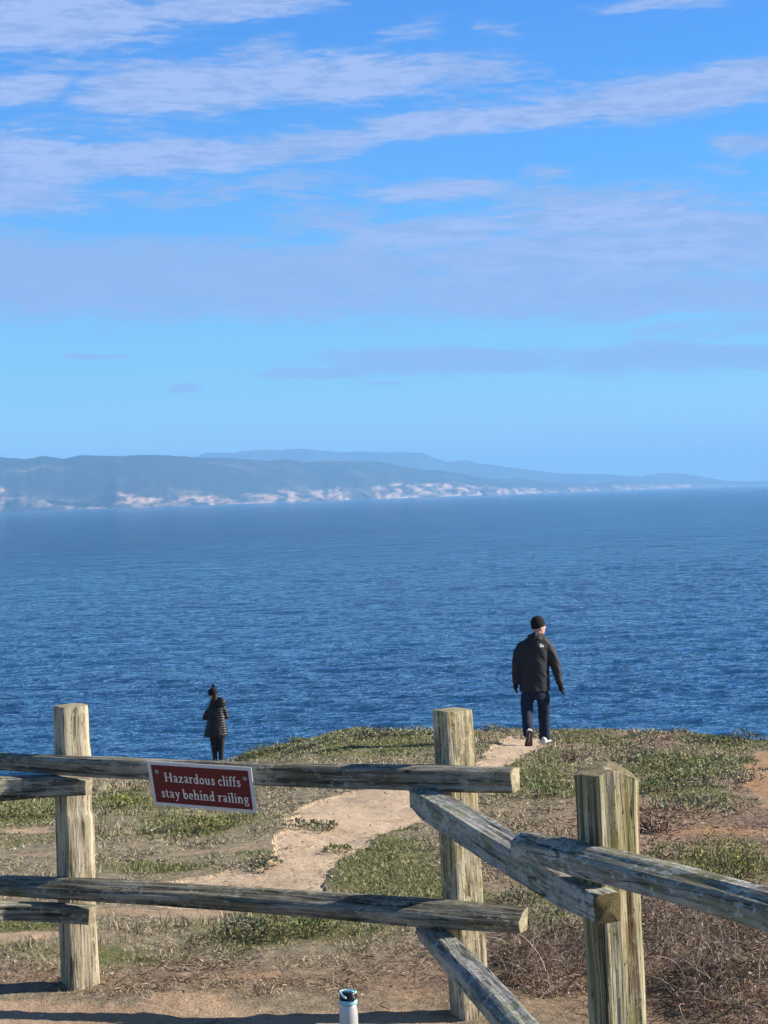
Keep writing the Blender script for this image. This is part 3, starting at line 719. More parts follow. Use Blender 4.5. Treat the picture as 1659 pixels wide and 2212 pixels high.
def make_rail(pts, poly, seed, mat, endmat=M_end, wave=0.006, groove=0.004, lean=0.0, label=None, n=110, bevel0=0.0, bevel1=0.0, thin=0.93):
    """pts: (px, py_top, py_bottom, Y) along the rail; poly in units of the rail's height (depth, height)"""
    P = []; H = []
    for px, yt, yb, Y in pts:
        if yb < 1:                                         # (px, centre y, height in metres, Y)
            c = U(px, yt, Y); P.append((c.x, c.y, c.z)); H.append(yb); continue
        a, b = U(px, yt, Y), U(px, yb, Y); c = (a + b) / 2
        P.append((c.x, c.y, c.z)); H.append((a.z - b.z) * thin)
    P = np.array(P); H = np.array(H)
    d = np.r_[0, np.cumsum(np.linalg.norm(np.diff(P, axis=0), axis=1))]
    t = np.linspace(0, d[-1], n)
    C = np.stack([np.interp(t, d, P[:, i]) for i in range(3)], 1)
    for _ in range(4):
        C[1:-1] = 0.25 * C[:-2] + 0.5 * C[1:-1] + 0.25 * C[2:]
    S = np.interp(t, d, H)
    for _ in range(6): S[1:-1] = 0.25 * S[:-2] + 0.5 * S[1:-1] + 0.25 * S[2:]
    T = np.gradient(C, axis=0); T /= np.linalg.norm(T, axis=1)[:, None]
    up = np.array([0, 0, 1.0])
    Aa = np.cross(up, T); Aa /= np.linalg.norm(Aa, axis=1)[:, None]        # horizontal, away from the camera side
    Bb = np.cross(T, Aa)
    # make A point towards the camera
    flip = np.sign((Aa * -C).sum(1)); Aa = Aa * flip[:, None]
    tw = 1 + fbm(t * 2.2, seed, 0, 3, seed) * 0.12
    o = timber('rail', C, Aa, Bb, poly, np.stack([S * 1.0, S * tw ** 0.5], 1), mat, endmat, fence, seed, groove, wave)
    me = o.data
    if bevel0 or bevel1:
        n_ = 56; co = np.zeros(len(me.vertices) * 3, np.float32); me.vertices.foreach_get('co', co); co = co.reshape(-1, 3)
        loc = np.array(fence.location)
        for end, bv, ids in ((0, bevel0, None), (1, bevel1, None)):
            if not bv: continue
            e = C[0] if end == 0 else C[-1]; tt = -T[0] if end == 0 else T[-1]; aa = Aa[0] if end == 0 else Aa[-1]
            w = co + loc - e
            q = w @ tt; near = np.exp(-np.clip(-q, 0, 9) / 0.03) * (q > -0.12)
            co -= (tt[None] * (np.clip((w @ aa) * bv, -.1, .1) * near)[:, None]).astype(np.float32)
        me.vertices.foreach_set('co', co.ravel()); me.update()
    if label: o['label'] = label
    return o

# cross-sections: (towards camera, up), height 1
RA = [(0.55, 0.28), (0.34, -0.5), (-0.45, -0.48), (-0.55, 0.42), (0.1, 0.5), (0.42, 0.42)]
RB = [(0.5, 0.45), (0.45, -0.5), (-0.45, -0.5), (-0.5, 0.5)]
RE = [(0.58, 0.02), (0.36, -0.5), (-0.5, -0.5), (-0.55, 0.5), (-0.05, 0.46)]
RC = [(0.45, 0.42), (0.40, -0.5), (-0.4, -0.45), (-0.45, 0.5)]
RD = [(0.52, 0.15), (0.42, -0.5), (-0.5, -0.5), (-0.5, 0.5), (0.0, 0.44)]
RG = [(0.5, 0.2), (0.3, -0.5), (-0.5, -0.45), (-0.5, 0.5), (0.2, 0.42)]
make_rail([(-120, 1620, 1660, 9.40), (0, 1625, 1665, 9.22), (120, 1629, 1674, 9.03), (300, 1636, 1684, 8.86), (550, 1643, 1697, 8.68), (760, 1647, 1705, 8.53), (950, 1650, 1711, 8.36), (1113, 1655, 1713, 8.22)], RA, 2, M_rail, groove=0.006,
          label='top rail of the long run, dark front, carrying the red sign')
make_rail([(-700, 1740, 1810, 7.9), (-300, 1696, 1758, 8.5), (0, 1676, 1731, 9.0), (110, 1674, 1722, 9.02), (192, 1680, 1718, 9.03)], RB, 4, M_rail, M_post, bevel1=0.35, label='short visible end of an upper rail tucked under the top one at the left')
make_rail([(-120, 1884, 1928, 9.40), (0, 1891, 1935, 9.22), (180, 1899, 1946, 8.98), (400, 1910, 1960, 8.8), (700, 1929, 1984, 8.57), (950, 1946, 2004, 8.36), (1130, 1962, 2016, 8.21)], RE, 6, M_rail, groove=0.006,
          label='long lower rail with a ridged top')
make_rail([(-700, 1990, 2062, 7.9), (-300, 1960, 2012, 8.5), (0, 1949, 1986, 9.0), (110, 1951, 1990, 9.02), (200, 1956, 1996, 9.03)], RB, 12, M_rail, M_post, bevel1=0.35, label='short visible end of a lower rail at the left post')
make_rail([(900, 1722, .080, 8.40), (932, 1740, .112, 8.26), (1040, 1806, .116, 7.70), (1118, 1854, .114, 7.26), (1225, 1918, .108, 6.74), (1312, 1962, .100, 6.40)], RC, 15, M_rail_grey, M_end_brown, wave=0.004, groove=0.007,
          label='warped blue grey upper rail slanting towards the near post')
make_rail([(1128, 1826, .088, 6.86), (1210, 1844, .098, 6.62), (1297, 1867, .098, 6.42), (1480, 1915, .102, 6.08), (1659, 1965, .104, 5.77), (2000, 2066, .104, 5.2)], RD, 18, M_rail_lichen, M_rail_grey, wave=0.004, groove=0.007,
          label='lichen crusted top rail leaving the frame at the right')
make_rail([(918, 2010, .085, 8.50), (952, 2044, .100, 8.28), (1026, 2122, .104, 7.62), (1105, 2212, .104, 7.00), (1210, 2330, .102, 6.42)], RG, 24, M_rail_grey, M_rail_grey, wave=0.004, groove=0.006,
          label='pale lower rail slanting down out of the frame')


# ------------------------------------------------------------------ warning sign
def build_sign():
    Yl, Yr = 8.73, 8.55
    TL, TR = U(317, 1644, Yl), U(542, 1658, Yr)
    BL = U(332, 1738.5, Yl + 0.085); BR = TR + (BL - TL) * 1.03
    root = empty('warning_sign', (TL + TR) / 2, 'dark red sign with white border and lettering, bolted to the top fence rail', 'sign')
    def at(u, v, h=0.0):
        p = (TL * (1 - u) + TR * u) * (1 - v) + (BL * (1 - u) + BR * u) * v
        return p + nrm * h
    nrm = Vector((0, 0, 0)); n = (TR - TL).cross(BL - TL).normalized(); n = n if n.y < 0 else -n; nrm = n
    def plate(name, u0, v0, u1, v1, h, th, mat):
        q = [at(u0, v0, h), at(u1, v0, h), at(u1, v1, h), at(u0, v1, h)]; b = [p - nrm * th for p in q]
        me = bpy.data.meshes.new(name); me.from_pydata(q + b, [], [(0, 1, 2, 3), (7, 6, 5, 4), (0, 4, 5, 1), (1, 5, 6, 2), (2, 6, 7, 3), (3, 7, 4, 0)]); me.update()
        return link(name, local(me, root), mat, root)
    white = plain('sign_white', (0.72, 0.74, 0.76), 0.5, var=.06, scale=30); red = plain('sign_red', (0.145, 0.012, 0.022), 0.45, var=.15, scale=25)
    plate('backing_plate', 0, 0, 1, 1, 0.0, 0.003, white)
    e = 0.034; ev = 0.075
    plate('red_panel', e, ev, 1 - e, 1 - ev, 0.0012, 0.001, red)
    galv = plain('galvanised', (0.33, 0.34, 0.33), 0.5, 0.3)
    for u, v in ((0.085, 0.22), (0.93, 0.245)):
        bm = bmesh.new(); bmesh.ops.create_uvsphere(bm, u_segments=14, v_segments=8, radius=0.0105)
        for vt in bm.verts: vt.co.z *= 0.4
        me = bpy.data.meshes.new('bolt'); bm.to_mesh(me); bm.free()
        me.transform(nrm.to_track_quat('Z', 'Y').to_matrix().to_4x4()); me.transform(Matrix.Translation(at(u, v, 0.002)))
        link('bolt', local(me, root), galv, root, True)
    # serif lettering, drawn stroke by stroke: units of an 8-high ascender
    def ell(cx, cy, rx, ry, a0, a1, n=16): return [(cx + rx * math.cos(R(a0 + (a1 - a0) * i / n)), cy + ry * math.sin(R(a0 + (a1 - a0) * i / n))) for i in range(n + 1)]
    def stem(x, y0, y1, top='l', foot=True, w=1.25):
        s = [([(x, y0), (x, y1)], w)]
        if foot: s.append(([(x - 1.15, y0 + .22), (x + 1.15, y0 + .22)], .45))
        if top == 'l': s.append(([(x - 1.3, y1 - .55), (x, y1 - .2)], .6))
        if top == 'f': s.append(([(x - 1.2, y1 - .22), (x + 1.2, y1 - .22)], .45))
        return s
    def oval(cx, cy, rx, ry):
        # thick sides, thin top and bottom
        return [(ell(cx, cy, rx, ry, 50, 310), 1.0), (ell(cx, cy, rx, ry, -60, 60), 1.0)]
    Gl = {
        'H': (7.9, stem(1.5, 0, 7.5, 'f', w=1.45) + stem(6.2, 0, 7.5, 'f', w=1.45) + [([(1.5, 3.85), (6.2, 3.85)], .6)]),
        'a': (4.9, [([(3.3, .2), (3.3, 3.7)], 1.2), (ell(2.1, 3.6, 1.25, 1.35, 0, 165), .85), ([(3.3, 2.9), (1.9, 2.5), (1.15, 1.7), (1.2, .9), (1.9, .35), (2.7, .6), (3.3, 1.1)], .85), ([(3.2, .35), (4.5, .3)], .6)]),
        'z': (4.8, [([(.6, 4.65), (4.0, 4.65)], .7), ([(3.7, 4.6), (.9, .4)], 1.15), ([(.5, .35), (4.2, .35)], .7), ([(.75, 3.5), (.6, 4.6)], .5), ([(4.1, 1.5), (4.2, .4)], .5)]),
        'r': (4.0, stem(1.3, 0, 5) + [([(1.4, 3.5), (2.2, 4.5), (3.1, 4.85), (3.5, 4.2)], .95)]),
        'd': (5.3, oval(2.15, 2.4, 1.3, 2.1) + stem(3.75, 0, 8, 'l', False) + [([(3.7, .35), (4.9, .3)], .6)]),
        'o': (4.9, oval(2.4, 2.45, 1.55, 2.1)),
        'u': (5.5, [([(1.3, 5), (1.3, 1.5), (1.7, .5), (2.6, .35), (3.8, 1.2)], 1.15), ([(.3, 4.75), (1.3, 4.75)], .5), ([(3.9, 5), (3.9, .1)], 1.2), ([(2.9, 4.75), (3.9, 4.75)], .5), ([(3.9, .3), (5.1, .3)], .5)]),
        's': (4.0, [([(3.2, 3.6), (2.9, 4.5), (1.9, 4.75), (1.0, 4.2), (1.1, 3.3), (2.3, 2.5), (3.1, 1.8), (3.1, .9), (2.3, .3), (1.2, .35), (.7, 1.4)], 1.0)]),
        'c': (4.4, [(ell(2.5, 2.45, 1.6, 2.1, 50, 310), 1.1), ([(3.5, 4.1), (3.5, 3.4)], 1.0)]),
        'l': (2.8, stem(1.35, 0, 8)), 'i': (2.8, stem(1.35, 0, 5) + [([(1.35, 6.3), (1.35, 7.5)], 1.3)]),
        'f': (3.3, stem(1.4, 0, 6.6, 'n') + [([(1.4, 6.4), (1.8, 7.5), (2.6, 7.85), (3.4, 7.3)], .9), ([(.3, 4.7), (3.0, 4.7)], .6)]),
        't': (3.4, [([(1.5, 6.3), (1.5, 1.0), (2.0, .35), (3.1, .6)], 1.1), ([(.3, 4.7), (3.0, 4.7)], .6)]),
        'y': (4.9, [([(1.1, 4.9), (2.7, .5)], 1.2), ([(4.1, 4.9), (2.2, -1.2), (1.1, -2.2), (.6, -1.8)], .75), ([(.2, 4.75), (2.0, 4.75)], .45), ([(3.2, 4.75), (4.9, 4.75)], .45)]),
        'b': (5.2, stem(1.25, 0.2, 8, 'l', False) + oval(2.85, 2.4, 1.35, 2.1)),
        'e': (4.5, [(ell(2.3, 2.45, 1.5, 2.1, 0, 320), 1.0), ([(.9, 2.5), (3.8, 2.5)], .55)]),
        'h': (5.6, stem(1.3, 0, 8) + [([(1.5, 3.6), (2.4, 4.6), (3.4, 4.6), (4.0, 3.7), (4.0, 0)], 1.15), ([(2.9, .22), (5.1, .22)], .45)]),
        'n': (5.6, stem(1.3, 0, 5) + [([(1.5, 3.6), (2.4, 4.6), (3.4, 4.6), (4.0, 3.7), (4.0, 0)], 1.15), ([(2.9, .22), (5.1, .22)], .45)]),
        'g': (4.9, oval(2.2, 3.3, 1.25, 1.4) + [([(3.1, 4.5), (4.3, 4.8)], .7), ([(1.6, 1.9), (1.1, 1.2), (1.7, .6), (3.3, .4), (4.0, -.4), (3.6, -1.5), (2.2, -1.9), (.9, -1.4), (.8, -.5), (1.6, .4)], .8)]),
        ' ': (2.4, [])}
    V = []; F = []; lay = [0]; lw = plain('letter_white', (0.8, 0.8, 0.78), 0.5, var=.03)
    def stroke(pts, w, ox, oy, sx, sy):
        P = np.array(pts, float); n = len(P)
        d = np.gradient(P, axis=0); d /= np.linalg.norm(d, axis=1)[:, None] + 1e-9
        nn = np.stack([-d[:, 1], d[:, 0]], 1)
        lay[0] = (lay[0] + 1) % 9; h = 0.0022 + lay[0] * 0.00012
        b = len(V)
        for p, q in zip(P, nn):
            for s in (1, -1):
                x, y = p + q * w / 2 * s
                V.append(at(ox + x * sx, oy - y * sy, h))
        for i in range(n - 1): F.append((b + 2 * i, b + 2 * i + 1, b + 2 * i + 3, b + 2 * i + 2))
    for text, u0, u1, vb, sy in (('Hazardous cliffs', 0.150, 0.885, 0.435, 0.0275), ('stay behind railing', 0.095, 0.945, 0.795, 0.0275)):
        tot = sum(Gl[c][0] for c in text); sx = (u1 - u0) / tot; x = 0
        for ch in text:
            for pts, w in Gl[ch][1]: stroke([(px + x, py) for px, py in pts], w, u0, vb, sx, sy)
            x += Gl[ch][0]
        me = bpy.data.meshes.new('lettering'); me.from_pydata(V, [], F); me.update()
        link('lettering', local(me, root), lw, root); V.clear(); F.clear()
build_sign()


# ------------------------------------------------------------------ organic bodies
def ring_tube(bm, rings, n=20):
    """rings: list of (centre, ra, rb, axis_a, axis_b)"""
    prev = None; first = None
    for c, ra, rb, a, b in rings:
        cur = [bm.verts.new(Vector(c) + Vector(a) * ra * math.cos(2 * math.pi * i / n) + Vector(b) * rb * math.sin(2 * math.pi * i / n)) for i in range(n)]
        if prev:
            for i in range(n): bm.faces.new((prev[i], prev[(i + 1) % n], cur[(i + 1) % n], cur[i]))
        else: first = cur
        prev = cur
    bm.faces.new(first[::-1]); bm.faces.new(prev)

def limb(bm, pts, n=16, flat=1.0):
    """pts: (Vector, radius); rings perpendicular to the path with rounded ends"""
    P = [Vector(p) for p, r in pts]; r = [q for p, q in pts]; rings = []
    T = [((P[min(i + 1, len(P) - 1)] - P[max(i - 1, 0)]).normalized()) for i in range(len(P))]
    def fr(t):
        a = t.cross(Vector((0, 1, 0.01))).normalized(); return a, t.cross(a).normalized()
    a, b = fr(T[0])
    for k in (0.95, 0.6): rings.append((P[0] - T[0] * r[0] * k, r[0] * math.sqrt(1 - k * k), r[0] * math.sqrt(1 - k * k) * flat, a, b))
    for p, q, t in zip(P, r, T):
        a, b = fr(t); rings.append((p, q, q * flat, a, b))
    a, b = fr(T[-1])
    for k in (0.6, 0.95): rings.append((P[-1] + T[-1] * r[-1] * k, r[-1] * math.sqrt(1 - k * k), r[-1] * math.sqrt(1 - k * k) * flat, a, b))
    ring_tube(bm, rings, n)

def ellip(bm, c, rad, rot=None):
    m = Matrix.Translation(Vector(c)) @ (rot.to_4x4() if rot else Matrix.Identity(4)) @ Matrix.Diagonal((*rad, 1))
    bmesh.ops.create_uvsphere(bm, u_segments=20, v_segments=14, radius=1.0, matrix=m)

def blob(name, build, voxel, mat, parent, smooth=3, disp=None):
    bm = bmesh.new(); build(bm)
    bmesh.ops.recalc_face_normals(bm, faces=bm.faces)
    me = bpy.data.meshes.new(name + '_raw'); bm.to_mesh(me); bm.free()
    o = bpy.data.objects.new(name + '_raw', me); COL.objects.link(o)
    rm = o.modifiers.new('r', 'REMESH'); rm.mode = 'VOXEL'; rm.voxel_size = voxel
    if smooth:
        s = o.modifiers.new('s', 'SMOOTH'); s.iterations = smooth; s.factor = 0.5
    dg = bpy.context.evaluated_depsgraph_get(); dg.update()
    out = bpy.data.meshes.new_from_object(o.evaluated_get(dg)); bpy.data.objects.remove(o); bpy.data.meshes.remove(me)
    out.name = name
    if disp is not None:
        n = len(out.vertices); co = np.zeros(n * 3, np.float32); out.vertices.foreach_get('co', co); co = co.reshape(-1, 3)
        no = np.array([v.normal[:] for v in out.vertices]); co = co + no * disp(co)[:, None]
        out.vertices.foreach_set('co', co.astype(np.float32).ravel()); out.update()
    out.materials.clear()
    return link(name, local(out, parent), mat, parent, True)

skin = plain('skin', (0.62, 0.36, 0.27), 0.55, var=.08, scale=40)
black_knit = plain('black_knit', (0.006, 0.006, 0.008), 0.95, var=.4, scale=300, bump=0.004)
jacket_m = plain('dark_shell_fabric', (0.016, 0.0165, 0.023), 0.75, var=.2, scale=60, bump=0.002)
denim = plain('dark_denim', (0.004, 0.012, 0.042), 0.85, var=.6, scale=35, bump=0.002)
white_shoe = plain('white_leather', (0.55, 0.55, 0.56), 0.5, var=.05)
sole_m = plain('grey_rubber_sole', (0.055, 0.05, 0.048), 0.8, var=.3, scale=60)
sole_light = plain('pale_sole_channel', (0.38, 0.33, 0.27), 0.7)
glove_m = plain('black_glove', (0.006, 0.006, 0.008), 0.8)
quilt_m = plain('black_quilted_nylon', (0.006, 0.007, 0.012), 0.5, var=.2, scale=40)
dark_m = plain('black_stretch_fabric', (0.006, 0.007, 0.012), 0.8)
hair_m = plain('dark_hair', (0.02, 0.012, 0.008), 0.6)

def fingers(bm, wrist, d, side, palm_r=0.031, curl=0.5):
    """a half-closed hand hanging from the wrist: palm, four fingers and a thumb; d down the arm, side = across the palm"""
    d = Vector(d).normalized(); side = Vector(side).normalized(); nrm = d.cross(side).normalized()
    w = Vector(wrist)
    limb(bm, [(w - d * .02, palm_r), (w + d * .04, palm_r * 1.2), (w + d * .075, palm_r * 1.15)], 12, 0.6)
    for k, ln in enumerate((0.062, 0.072, 0.068, 0.052)):
        b = w + d * 0.085 + side * (k - 1.5) * 0.018
        c1 = b + d * ln * .45 + nrm * ln * .12 * curl; c2 = c1 + (d * .7 + nrm * curl).normalized() * ln * .33; c3 = c2 + (d * .35 + nrm * curl * 1.4).normalized() * ln * .28
        limb(bm, [(b - d * .015, .0108), (c1, .0102), (c2, .0095), (c3, .008)], 8)
    tb = w + d * .025 + side * -0.026
    limb(bm, [(tb, .011), (tb + (d * .8 - side * .6 + nrm * .3).normalized() * .035, .010), (tb + (d * 1.6 - side * .7 + nrm * .7).normalized() * .06, .008)], 8)

def build_man():
    Y0 = 28.8
    def P(xz, yz, dy=0.0): return U((1900 + xz / 3.687) * .5486, (2380 + yz / 3.687) * .5486, Y0 + dy)
    k = 0.5486 / 3.687 * Y0 / FPX                            # metres per unit of the tracing
    gx, gy = P(890, 2050, 0.15).x, Y0 + 0.15
    root = empty('person', (P(800, 2050).x, Y0, float(terrain(P(800, 2050).x, Y0))), 'person in black beanie, dark jacket and jeans walking away along the path', 'person')
    X, Z = Vector((1, 0, 0)), Vector((0, 0, 1)); Yv = Vector((0, 1, 0))
    def hr(xz, yz, hw, dp, dy=0): return (P(xz, yz, dy), hw, dp, X, Yv)
    def W(co): return co
    # the body itself, one continuous surface under the clothes
    hf = Vector((0.86, 0.5, -0.03)).normalized()             # the way the face points
    hs = Vector((0, 0, 1)).cross(hf).normalized(); hr_ = Matrix((hf, hs, hf.cross(hs))).transposed()
    hc = P(812, 315)
    def body(bm):
        ellip(bm, hc + Z * 0.0, (.098, .076, .108), hr_)
        limb(bm, [(hc + hf * 0.02 - Z * .05, .062), (hc + hf * .045 - Z * .088, .045)])                     # jaw
        limb(bm, [(hc + hf * .088 - Z * .005, .012), (hc + hf * .112 - Z * .033, .015)], 8)                  # nose
        limb(bm, [(hc + hf * .090 - Z * .066 - hs * .02, .010), (hc + hf * .090 - Z * .066 + hs * .02, .010)], 8)   # mouth
        for s in (-1, 1):
            ellip(bm, hc + hs * s * .078 - hf * .01 - Z * .02, (.018, .008, .032), hr_)                      # ears
            ellip(bm, hc + hf * .078 + hs * s * .032 + Z * .008, (.016, .016, .012), hr_)                    # eye sockets
        limb(bm, [(hc - Z * .05 - hf * .02, .058), (P(790, 470), .060), (P(770, 560), .09)])
        ring_tube(bm, [hr(765, 560, .17, .08), hr(750, 700, .17, .10), hr(750, 950, .16, .10), hr(758, 1180, .16, .11), hr(762, 1340, .16, .11)])
        for pts in ([(560, 590, .05, 0), (490, 850, .04, 0), (487, 1080, .033, .02), (480, 1150, .028, .02)], [(960, 590, .05, 0), (1055, 850, .04, 0), (1115, 1080, .033, -.02), (1135, 1170, .028, -.02)]):
            limb(bm, [(P(x, y, d), r) for x, y, r, d in pts])
        for pts in ([(660, 1330, .085, 0), (643, 1560, .058, -.03), (672, 1800, .034, -.22)], [(880, 1330, .085, 0), (893, 1560, .058, .05), (898, 2000, .04, .15)]):
            limb(bm, [(P(x, y, d), r) for x, y, r, d in pts])
    blob('body', body, 0.009, skin, root, 2)
    def folds(co):
        x, y, z = co[:, 0], co[:, 1], co[:, 2]
        u = (x * 0.8 + z * 0.55)
        return fbm(u * 9, z * 2.2, y * 2, 3, 71) * 0.032 + fbm(u * 26, z * 5, y * 8, 3, 73) * 0.022
    def jacket(bm):
        ring_tube(bm, [hr(800, 425, .062, .06), hr(795, 450, .085, .075), hr(778, 490, .15, .10), hr(758, 530, .205, .12), hr(748, 620, .235, .135), hr(745, 750, .225, .14), hr(745, 900, .215, .14),
                       hr(750, 1050, .212, .14), hr(758, 1180, .217, .145), hr(762, 1262, .218, .15)], 28)
        limb(bm, [(P(585, 610), .085), (P(525, 710), .082), (P(492, 850), .068), (P(484, 1000, .01), .060), (P(484, 1125, .02), .054)])
        limb(bm, [(P(925, 610), .085), (P(990, 710), .082), (P(1050, 850, -.01), .072), (P(1088, 990, -.02), .064), (P(1122, 1140, -.03), .052)])
    blob('jacket', jacket, 0.010, jacket_m, root, 4, folds)
    def hood(bm):
        limb(bm, [(P(690, 470, -.10), .035), (P(760, 445, -.12), .05), (P(860, 455, -.09), .035)], 14)
        ring_tube(bm, [(P(765, 440, -.10), .115, .05, X, Yv), (P(768, 500, -.135), .10, .045, X, Yv), (P(768, 550, -.15), .065, .032, X, Yv), (P(768, 575, -.15), .03, .02, X, Yv)])
    blob('hood', hood, 0.008, jacket_m, root, 2, lambda co: fbm(co[:, 0] * 25, co[:, 2] * 25, co[:, 1] * 20, 3, 5) * 0.012)
    def jeans(bm):
        ring_tube(bm, [hr(762, 1225, .195, .13), hr(762, 1300, .20, .14), hr(762, 1380, .195, .13)])
        limb(bm, [(P(655, 1340), .10), (P(645, 1450, -.01), .093), (P(645, 1560, -.03), .085), (P(658, 1700, -.12), .080), (P(664, 1790, -.19), .082), (P(668, 1865, -.23), .082)])
        limb(bm, [(P(878, 1340), .10), (P(888, 1450, .03), .092), (P(893, 1560, .05), .084), (P(893, 1750, .10), .080), (P(898, 1860, .13), .080), (P(902, 1915, .14), .084)])
    blob('jeans', jeans, 0.010, denim, root, 2, lambda co: fbm(co[:, 0] * 10, co[:, 2] * 16, co[:, 1] * 8, 3, 15) * 0.022)
    def beanie(bm):
        up = (Z - hf * .28).normalized(); c = hc + Z * .038 - hf * .012
        a = hf - up * hf.dot(up); a.normalize(); b = up.cross(a)
        ring_tube(bm, [(c - up * .055, .104, .088, a, b), (c - up * .02, .110, .092, a, b), (c + up * .03, .108, .090, a, b), (c + up * .07, .090, .077, a, b), (c + up * .098, .056, .05, a, b), (c + up * .108, .02, .02, a, b)])
    blob('beanie', beanie, 0.007, black_knit, root, 2)
    for w, d, s in ((P(483, 1130, .02), P(478, 1210, .02) - P(483, 1130, .02), Vector((0.25, 1, 0))), (P(1128, 1160, -.03), P(1150, 1270, -.03) - P(1128, 1160, -.03), Vector((-.3, 1, 0)))):
        blob('glove', lambda bm: fingers(bm, w, d, s), 0.0045, glove_m, root, 1)
    # white curved mark with three bands on the right shoulder
    V = []; F = []
    c0 = P(822, 606, 0)
    for j, (r0, r1) in enumerate(((.010, .020), (.026, .036), (.042, .052))):
        b = len(V)
        for i in range(13):
            a = math.pi * 0.5 * (i / 12)
            for r in (r0, r1): V.append((c0.x + r * math.cos(a) * 1.15, 0, c0.z + r * math.sin(a) * .95 - .006))
        for i in range(12): F.append((b + 2 * i, b + 2 * i + 1, b + 2 * i + 3, b + 2 * i + 2))
    # lay the mark on the cloth
    jk = [o for o in root.children if o.name.startswith('jacket')][0]
    Vo = []
    for x, y, z in V:
        org = Vector((x, Y0 - 1, z)) - Vector(root.location)
        ok, hit, no, _ = jk.ray_cast(org, Vector((0, 1, 0)))
        Vo.append((hit - Vector((0, 0.004, 0))) if ok else Vector((x, Y0 - .16, z)) - Vector(root.location))
    me = bpy.data.meshes.new('logo'); me.from_pydata(Vo, [], F); me.update()
    link('logo', me, plain('logo_white', (0.8, 0.8, 0.8), 0.6), root)
    # shoes
    def shoe(name, heel, toe, upv, w, parts=True):
        fwd = (toe - heel); L = fwd.length; fwd.normalize(); upv = (upv - fwd * upv.dot(fwd)).normalized(); sd_ = fwd.cross(upv).normalized()
        prof = [(0.0, .55, .10), (.08, .72, .105), (.25, .70, .095), (.42, .66, .07), (.62, .86, .058), (.8, .92, .045), (.93, .70, .035), (1.0, .35, .025)]
        def up_(bm): ring_tube(bm, [(heel + fwd * L * t + upv * (h / 2 + .02), w / 2 * s, h / 2, sd_, upv) for t, s, h in prof], 18)
        o = blob(name, up_, 0.006, white_shoe, root, 2)
        def so_(bm): ring_tube(bm, [(heel + fwd * L * t + upv * .010, w / 2 * s * 1.12, .014, sd_, upv) for t, s, h in [(-.03, .45, 0)] + prof + [(1.03, .2, 0)]], 18)
        s_ = blob('sole', so_, 0.005, sole_m, root, 1); s_.parent = o
        def ch(bm): ring_tube(bm, [(heel + fwd * L * t - upv * .004, w * .10 * q, .004, sd_, upv) for t, q in ((.1, .9), (.3, .8), (.45, .6), (.6, .7))], 8)
        c_ = blob('sole_channel', ch, 0.003, sole_light, root, 0); c_.parent = o
        return o
    th, tt = P(690, 1845, -.40), P(664, 2098, -.33)
    shoe('shoe', th, tt, Vector((0.03, 1, 0.25)), 0.115)
    h2 = P(880, 2052, .02); 
    shoe('shoe', Vector((h2.x, h2.y, h2.z)), Vector((h2.x + .115, h2.y + .22, h2.z + 0.003)), Z, 0.105)
    return root
build_man()

